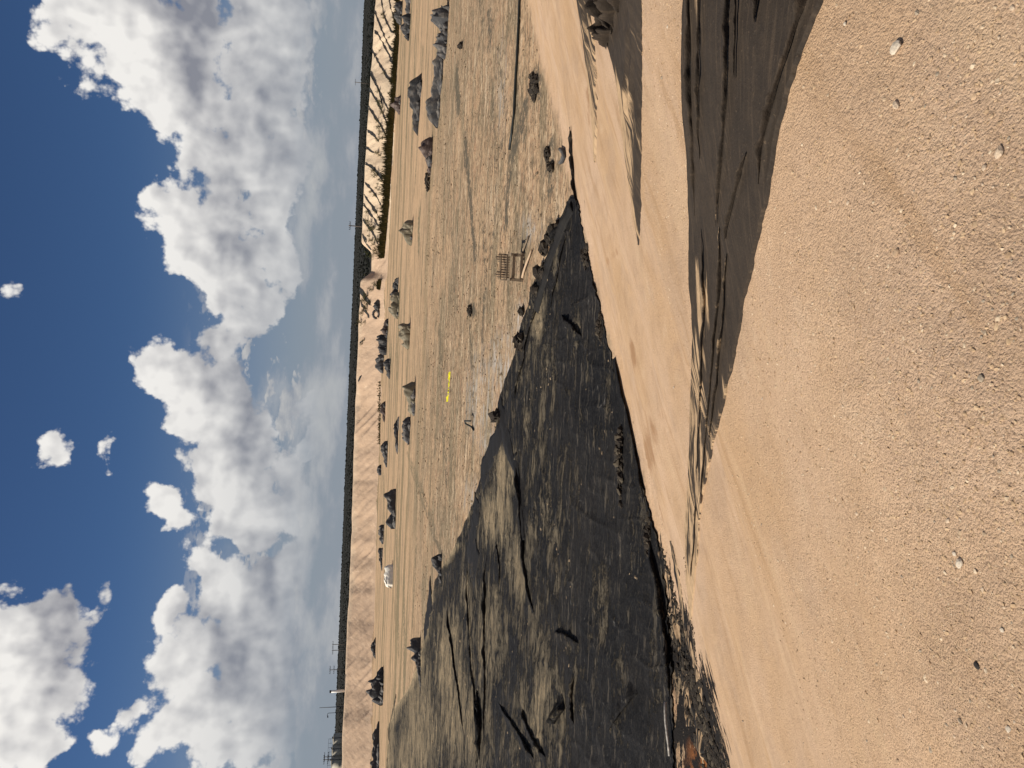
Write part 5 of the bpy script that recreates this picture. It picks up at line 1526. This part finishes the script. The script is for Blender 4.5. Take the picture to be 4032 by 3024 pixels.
BUSH = [(1514, 58, 18, 'green bush beside the second dark gully from the right edge'), (1518, 70, 15, 'green bush just left of the first bush by that gully'),
        (1534, 148, 8, 'small dark bush alone on the pale slope'), (1545, 175, 8, 'small bush low on the pale slope'), (1498, 198, 9, 'small bush alone high on the pale slope'),
        (1515, 288, 14, 'bush beside the long gully left of the pale slope'), (1496, 360, 16, 'bush among the twin gullies'), (1502, 400, 22, 'big dark bush between the twin gullies'),
        (1508, 420, 22, 'dark bush left of the biggest one between the gullies'), (1512, 445, 20, 'dark bush lower down the twin gullies'), (1490, 475, 16, 'bush beside the curved gully'),
        (1500, 500, 24, 'wide green bush low on the curved gully'), (1506, 520, 20, 'green bush at the end of the curved gully'), (1494, 550, 20, 'green bush below the short gully'),
        (1508, 545, 14, 'small green bush right of that green bush'), (1492, 600, 20, 'green bush where a short gully ends'), (1500, 612, 14, 'little bush next to the reeds'),
        (1476, 675, 20, 'olive bush on the slope above the reeds'), (1490, 690, 26, 'largest olive bush on the middle slope'), (1502, 708, 18, 'olive bush below the largest olive bush'),
        (1490, 725, 10, 'small bush above the black box-like heap'), (1484, 740, 10, 'tiny bush on the bare middle slope'), (1494, 747, 12, 'tiny bush near the reeds on the middle slope'),
        (1462, 755, 12, 'bush beside the narrow gully right of the tall pole'), (1480, 770, 14, 'bush lower along that narrow gully'), (1452, 835, 16, 'bush right of the tall pole, high on the slope'),
        (1450, 868, 16, 'bush just right of the tall pole foot'), (1465, 885, 26, 'large bush below the tall pole'), (1478, 898, 26, 'large bush lower below the tall pole'), (1470, 905, 22, 'bush merging with the large ones below the pole'),
        (1485, 835, 14, 'bush alone left of the rubble box'), (1496, 858, 14, 'bush by the reeds under the pole'), (1468, 945, 20, 'round bush left of the tall pole'), (1488, 945, 18, 'round bush below and left of the pole'),
        (1477, 965, 20, 'round bush second left of the tall pole'), (1455, 930, 12, 'small bush high left of the pole'), (1480, 985, 18, 'round bush near the notch'), (1488, 1000, 22, 'wide bush beside the notch fan'),
        (1455, 1000, 22, 'bush on the right shoulder of the notch'), (1470, 1012, 18, 'bush low on the right shoulder of the notch'), (1442, 1083, 8, 'tiny bush on the left shoulder of the notch'),
        (1488, 1120, 22, 'bush at the slope foot left of the notch'), (1470, 1140, 20, 'dark bush at the edge of the big dark gully'), (1450, 1165, 24, 'dark bush in the big dark gully'), (1440, 1185, 24, 'dark bush high in the big dark gully'),
        (1458, 1195, 22, 'dark bush in the middle of the big dark gully'), (1447, 1215, 22, 'dark bush at the lower edge of the big dark gully'), (1430, 1235, 20, 'dark bush near the crest by the big dark gully'), (1424, 1270, 22, 'green bush on the crest left of the big dark gully'),
        (1440, 1270, 14, 'small bush left of the big dark gully'), (1428, 1355, 12, 'small dark bush on the left crest'), (1436, 1340, 12, 'small dark bush below the left crest')]
for x, y, px, lab in BUSH:
    bush(x, y, px, lab, 'bushes on the far embankment')

# reeds along the embankment foot at the right
n = 9000
yy = np.concatenate([RNG.uniform(-60, 1015, int(n * .86)), RNG.uniform(1100, 1140, n - int(n * .86) - 500), RNG.uniform(1500, 1750, 500)])
foot = np.interp(yy, [-60, 160, 300, 600, 800, 1000, 1140, 1500, 1750], [1576, 1572, 1562, 1546, 1534, 1516, 1498, 1500, 1498])
xx = foot - np.abs(RNG.normal(size=n)) * np.interp(yy, [-60, 400, 520, 700, 1000, 1100], [7, 8, 11, 11, 9, 5])
P = ground_many(xx, yy)
hh = np.interp(yy, [-60, 300, 500, 1000, 1100, 1500], [.9, .9, 1.5, 1.6, .8, .35]) * RNG.uniform(.4, 1.1, n) * (0.75 + .5 * fbm(yy * .05, yy * 0, 3, 55))
lean = RNG.normal(size=(n, 2)) * .25
w = RNG.uniform(.06, .16, n)
V = np.stack([np.stack([P[:, 0] - w, P[:, 1], P[:, 2] - .05], 1), np.stack([P[:, 0] + w, P[:, 1] + .05, P[:, 2] - .05], 1), np.stack([P[:, 0] + lean[:, 0] * hh, P[:, 1] + lean[:, 1] * hh, P[:, 2] + hh], 1)], 1).reshape(-1, 3)
tag(link('reeds', mesh('reeds', V, np.arange(n * 3).reshape(-1, 3)), MAT['olive']), kind='stuff')

# low scrub out on the plain
MAT['scrub'] = foliage_mat('dark desert scrub', [(0.008, 0.010, 0.008), (0.012, 0.013, 0.010), (0.016, 0.016, 0.012), (0.010, 0.012, 0.009)])
n = 9000
rr = 300 * (2600 / 300) ** RNG.random(n); th = RNG.uniform(-.62, .62, n)
X, Y = rr * np.sin(th), rr * np.cos(th)
sz = RNG.uniform(.4, 1.0, n) * (1 + .6 * (RNG.random(n) > .97))
scatter('scrub', np.stack([X, Y, height(X, Y) + sz * .3], 1), sz, MAT['scrub'], 8, .8)
n = 1600
rr = RNG.uniform(2600, 6500, n); th = RNG.uniform(-.62, .62, n)
X, Y = rr * np.sin(th), rr * np.cos(th); sz = RNG.uniform(2, 5, n)
scatter('far_scrub', np.stack([X, Y, height(X, Y)], 1), sz, MAT['scrub'], 9, .8)

# ------------------------------------------------------------------ beyond the embankment: poles, tanks, vehicles
MAT['pole'] = mat_plain_color('weathered pole timber', (0.11, 0.085, 0.065), .85)
MAT['steel'] = mat_plain_color('dark steel', (0.055, 0.055, 0.06), .6)
MAT['tank'] = mat_plain_color('beige tank paint', (0.44, 0.39, 0.29), .6, .06, .4)
MAT['white'] = mat_plain_color('white paint', (0.78, 0.76, 0.70), .5, .05, 2)
MAT['glass'] = mat_plain_color('dark glass', (0.02, 0.022, 0.025), .1, .1, 2)
MAT['rubber'] = mat_plain_color('tyre rubber', (0.02, 0.02, 0.02), .8, .1, 2)


def at(x, y, dist):
    """Point on the plain straight below photo pixel (x, y) at the given distance, and the height of that pixel there."""
    v = ray(x, y); t = dist / math.hypot(v[0], v[1])
    X_, Y_ = v[0] * t, v[1] * t
    return X_, Y_, float(height(X_, Y_)), EYE + v[2] * t


def utility_pole(xt, y, dist, label, arms=1, wid=2.4, rad=.15):
    X_, Y_, z0, z1 = at(xt, y, dist)
    t = empty('utility_pole', (X_, Y_, z0), label, 'utility pole', 'utility poles beyond the embankment', -math.atan2(X_, Y_))
    Hh = z1 - z0
    b = Builder(); b.tube([(0, 0, -.4), (0, 0, Hh)], [rad, rad * .7], 8); b.obj('pole', MAT['pole'], t, True)
    for k in range(arms):
        zc = Hh - .35 - k * 1.3
        b = Builder(); b.bar((-wid / 2, -.12, zc), (wid / 2, -.12, zc), .12, .14); b.obj('crossarm', MAT['pole'], t)
        for sx in (-1, -.45, .45, 1):
            q = Builder(); q.lathe([(.03, zc + .05), (.07, zc + .16), (.04, zc + .30)], 8, (sx * wid * .46, -.12))
            q.obj('insulator', MAT['steel'], t)


utility_pole(1373, 888, 190, 'tall brown utility pole with one crossarm standing in front of the right plain', 1, 2.0, .17)
utility_pole(1397, 323, 420, 'faint short utility pole far out at the right', 1, 3, .2)
utility_pole(1308, 2538, 330, 'utility pole with crossarm, farthest right of the left group', 1, 2.6, .16)
utility_pole(1307, 2561, 300, 'utility pole close left of the first pole of the left group', 1, 2.8, .16)
utility_pole(1296, 2638, 280, 'utility pole midway between the white pipe and the first two poles', 2, 2.6, .15)
utility_pole(1274, 2981, 290, 'right pole of the double-armed pair above the tanks', 2, 2.8, .16)
utility_pole(1272, 2992, 290, 'left pole of the double-armed pair above the tanks', 2, 2.8, .16)
# white vent pipe on the crest
v_ = ray(1349, 2720); a_ = math.atan2(v_[0], v_[1]); r_ = float(np.interp(a_, AZ_B, R_B)) + 12
P = np.array([r_ * sin(a_), r_ * cos(a_), 0.0]); P[2] = float(height(P[0], P[1])); d = dist_of(P)
t = empty('vent_pipe', P, 'thick white standpipe with a black cap on the left embankment crest', 'pipe', None, 0)
Hp = 59 / FPX * d
b = Builder(); b.tube([(0, 0, -.3), (-.05, 0, Hp * .9)], .27, 14); b.obj('pipe', MAT['white'], t, True)
b = Builder(); b.tube([(-.05, 0, Hp * .9), (-.06, 0, Hp)], .29, 14); b.obj('cap', MAT['rubber'], t, True)
# mast and lamp
X_, Y_, z0, z1 = at(1258, 2787, 260)
b = Builder(); b.tube([(0, 0, -.3), (0, 0, z1 - z0)], [.16, .09], 8)
o = b.obj('steel_mast', MAT['steel'], None, True); o.location = (X_, Y_, z0); tag(o, 'tall thin dark mast rising above the left horizon', 'mast')
X_, Y_, z0, z1 = at(1290, 2808, 260)
t = empty('yard_lamp', (X_, Y_, z0), 'yard lamp on a bent pole just left of the tall mast', 'lamp', None, 0)
Hh = z1 - z0
b = Builder(); b.tube([(0, 0, -.3), (0, 0, Hh - .3), (-.2, 0, Hh), (-.9, 0, Hh + .1)], .08, 7); b.obj('pole', MAT['steel'], t, True)
b = Builder(); b.bar((-.8, 0, Hh - .05), (-1.4, 0, Hh - .12), .3, .3); b.obj('lamp_head', MAT['steel'], t)
# tanks with a walkway along their tops
for k, (xt, yc, wpx, lab) in enumerate([(1311, 2913, 38, 'beige storage tank farthest right of the row of three'), (1307, 2956, 40, 'middle beige storage tank of the row'), (1303, 3001, 40, 'beige storage tank farthest left at the picture edge')]):
    X_, Y_, z0, z1 = at(xt, yc, 255)
    t = empty('storage_tank', (X_, Y_, z0), lab, 'tank', 'beige storage tanks beyond the embankment', 0)
    r_ = wpx / 2 / FPX * 262; Hh = z1 - z0
    b = Builder(); b.lathe([(r_, -.3), (r_, Hh * .33), (r_ + .012, Hh * .335), (r_ + .012, Hh * .35), (r_, Hh * .355), (r_, Hh * .66), (r_ + .012, Hh * .665), (r_ + .012, Hh * .68), (r_, Hh * .685), (r_, Hh - .25)], 36); b.obj('shell', MAT['tank'], t, True)
    b = Builder(); b.lathe([(r_ + .04, Hh - .27), (r_ + .04, Hh - .2), (r_ * .5, Hh - .02), (.05, Hh + .08)], 36); b.obj('roof', MAT['tank'], t, True)
    b = Builder(); b.lathe([(.28, Hh - .05), (.28, Hh + .25), (.1, Hh + .3)], 12, (r_ * .4, 0)); b.obj('hatch', MAT['steel'], t, True)
Xa, Ya, z0, z1 = at(1308, 2888, 252); Xb, Yb, _, z1b = at(1300, 3060, 252)
b0 = np.array([Xa, Ya - 3.0, z1 - .1]); b1 = np.array([Xb, Yb - 3.0, z1b - .1])
t = empty('tank_walkway', (b0 + b1) / 2 * [1, 1, 0] + [0, 0, z0], 'steel walkway with handrail running along the tops of the tanks', 'walkway', None, 0)
org = np.array(t.location)
b = Builder(); b.bar(b0 - org, b1 - org, .8, .08); b.obj('deck', MAT['steel'], t)
b = Builder(); b.bar(b0 - org + [0, -.35, 1.05], b1 - org + [0, -.35, 1.05], .06, .06); b.bar(b0 - org + [0, -.35, .55], b1 - org + [0, -.35, .55], .05, .05); b.obj('handrail', MAT['steel'], t)
for k in range(11):
    p = b0 + (b1 - b0) * k / 10 - org
    b = Builder(); b.bar(p + [0, -.35, .04], p + [0, -.35, 1.02], .06, .06, (0, 1, 0)); b.obj('rail_post', MAT['steel'], t)
for k in range(5):
    p = b0 + (b1 - b0) * k / 4 - org
    b = Builder(); b.bar((p[0], p[1], -.3), (p[0], p[1], p[2] - .04), .18, .18, (0, 1, 0)); b.obj('leg', MAT['steel'], t)


def pickup(x, y, dist, label, rz):
    X_, Y_, z0, _ = at(x, y, dist)
    t = empty('parked_pickup', (X_, Y_, z0), label, 'pickup truck', 'white trucks beyond the left embankment', rz)
    b = Builder()
    prof = [(-2.6, .5), (-2.6, 1.05), (-.5, 1.08), (-.35, 1.72), (.85, 1.76), (1.35, 1.12), (2.5, .98), (2.6, .5)]
    vs = [(x_, s * .92, z_) for s in (-1, 1) for x_, z_ in prof]; m_ = len(prof)
    b.add(vs, [tuple(range(m_ - 1, -1, -1)), tuple(range(m_, 2 * m_))] + [(k, (k + 1) % m_, m_ + (k + 1) % m_, m_ + k) for k in range(m_)])
    b.obj('body', MAT['white'], t)
    for s in (-1, 1):
        q = Builder(); q.add([(-.25, s * .925, 1.15), (1.15, s * .925, 1.15), (.8, s * .925, 1.66), (-.2, s * .925, 1.64)], [(0, 1, 2, 3) if s < 0 else (3, 2, 1, 0)]); q.obj('side_window', MAT['glass'], t)
        for xx_ in (-1.7, 1.7):
            q = Builder(); q.tube([(xx_, s * .72, .40), (xx_, s * .95, .40)], .40, 14); q.obj('wheel', MAT['rubber'], t)


def lifted_pickups():
    # a gravel yard raises the trucks enough to show over the crest
    for x, y, lab, rz in [(1338, 2831, 'white pickup truck farthest right of the parked three', 0.2), (1338, 2840, 'white pickup truck in the middle of the parked three', 1.3), (1338, 2850, 'white pickup truck nearest the tanks', 0.1)]:
        pickup(x, y, 235 + 8 * (y - 2840) / 10, lab, rz)


lifted_pickups()
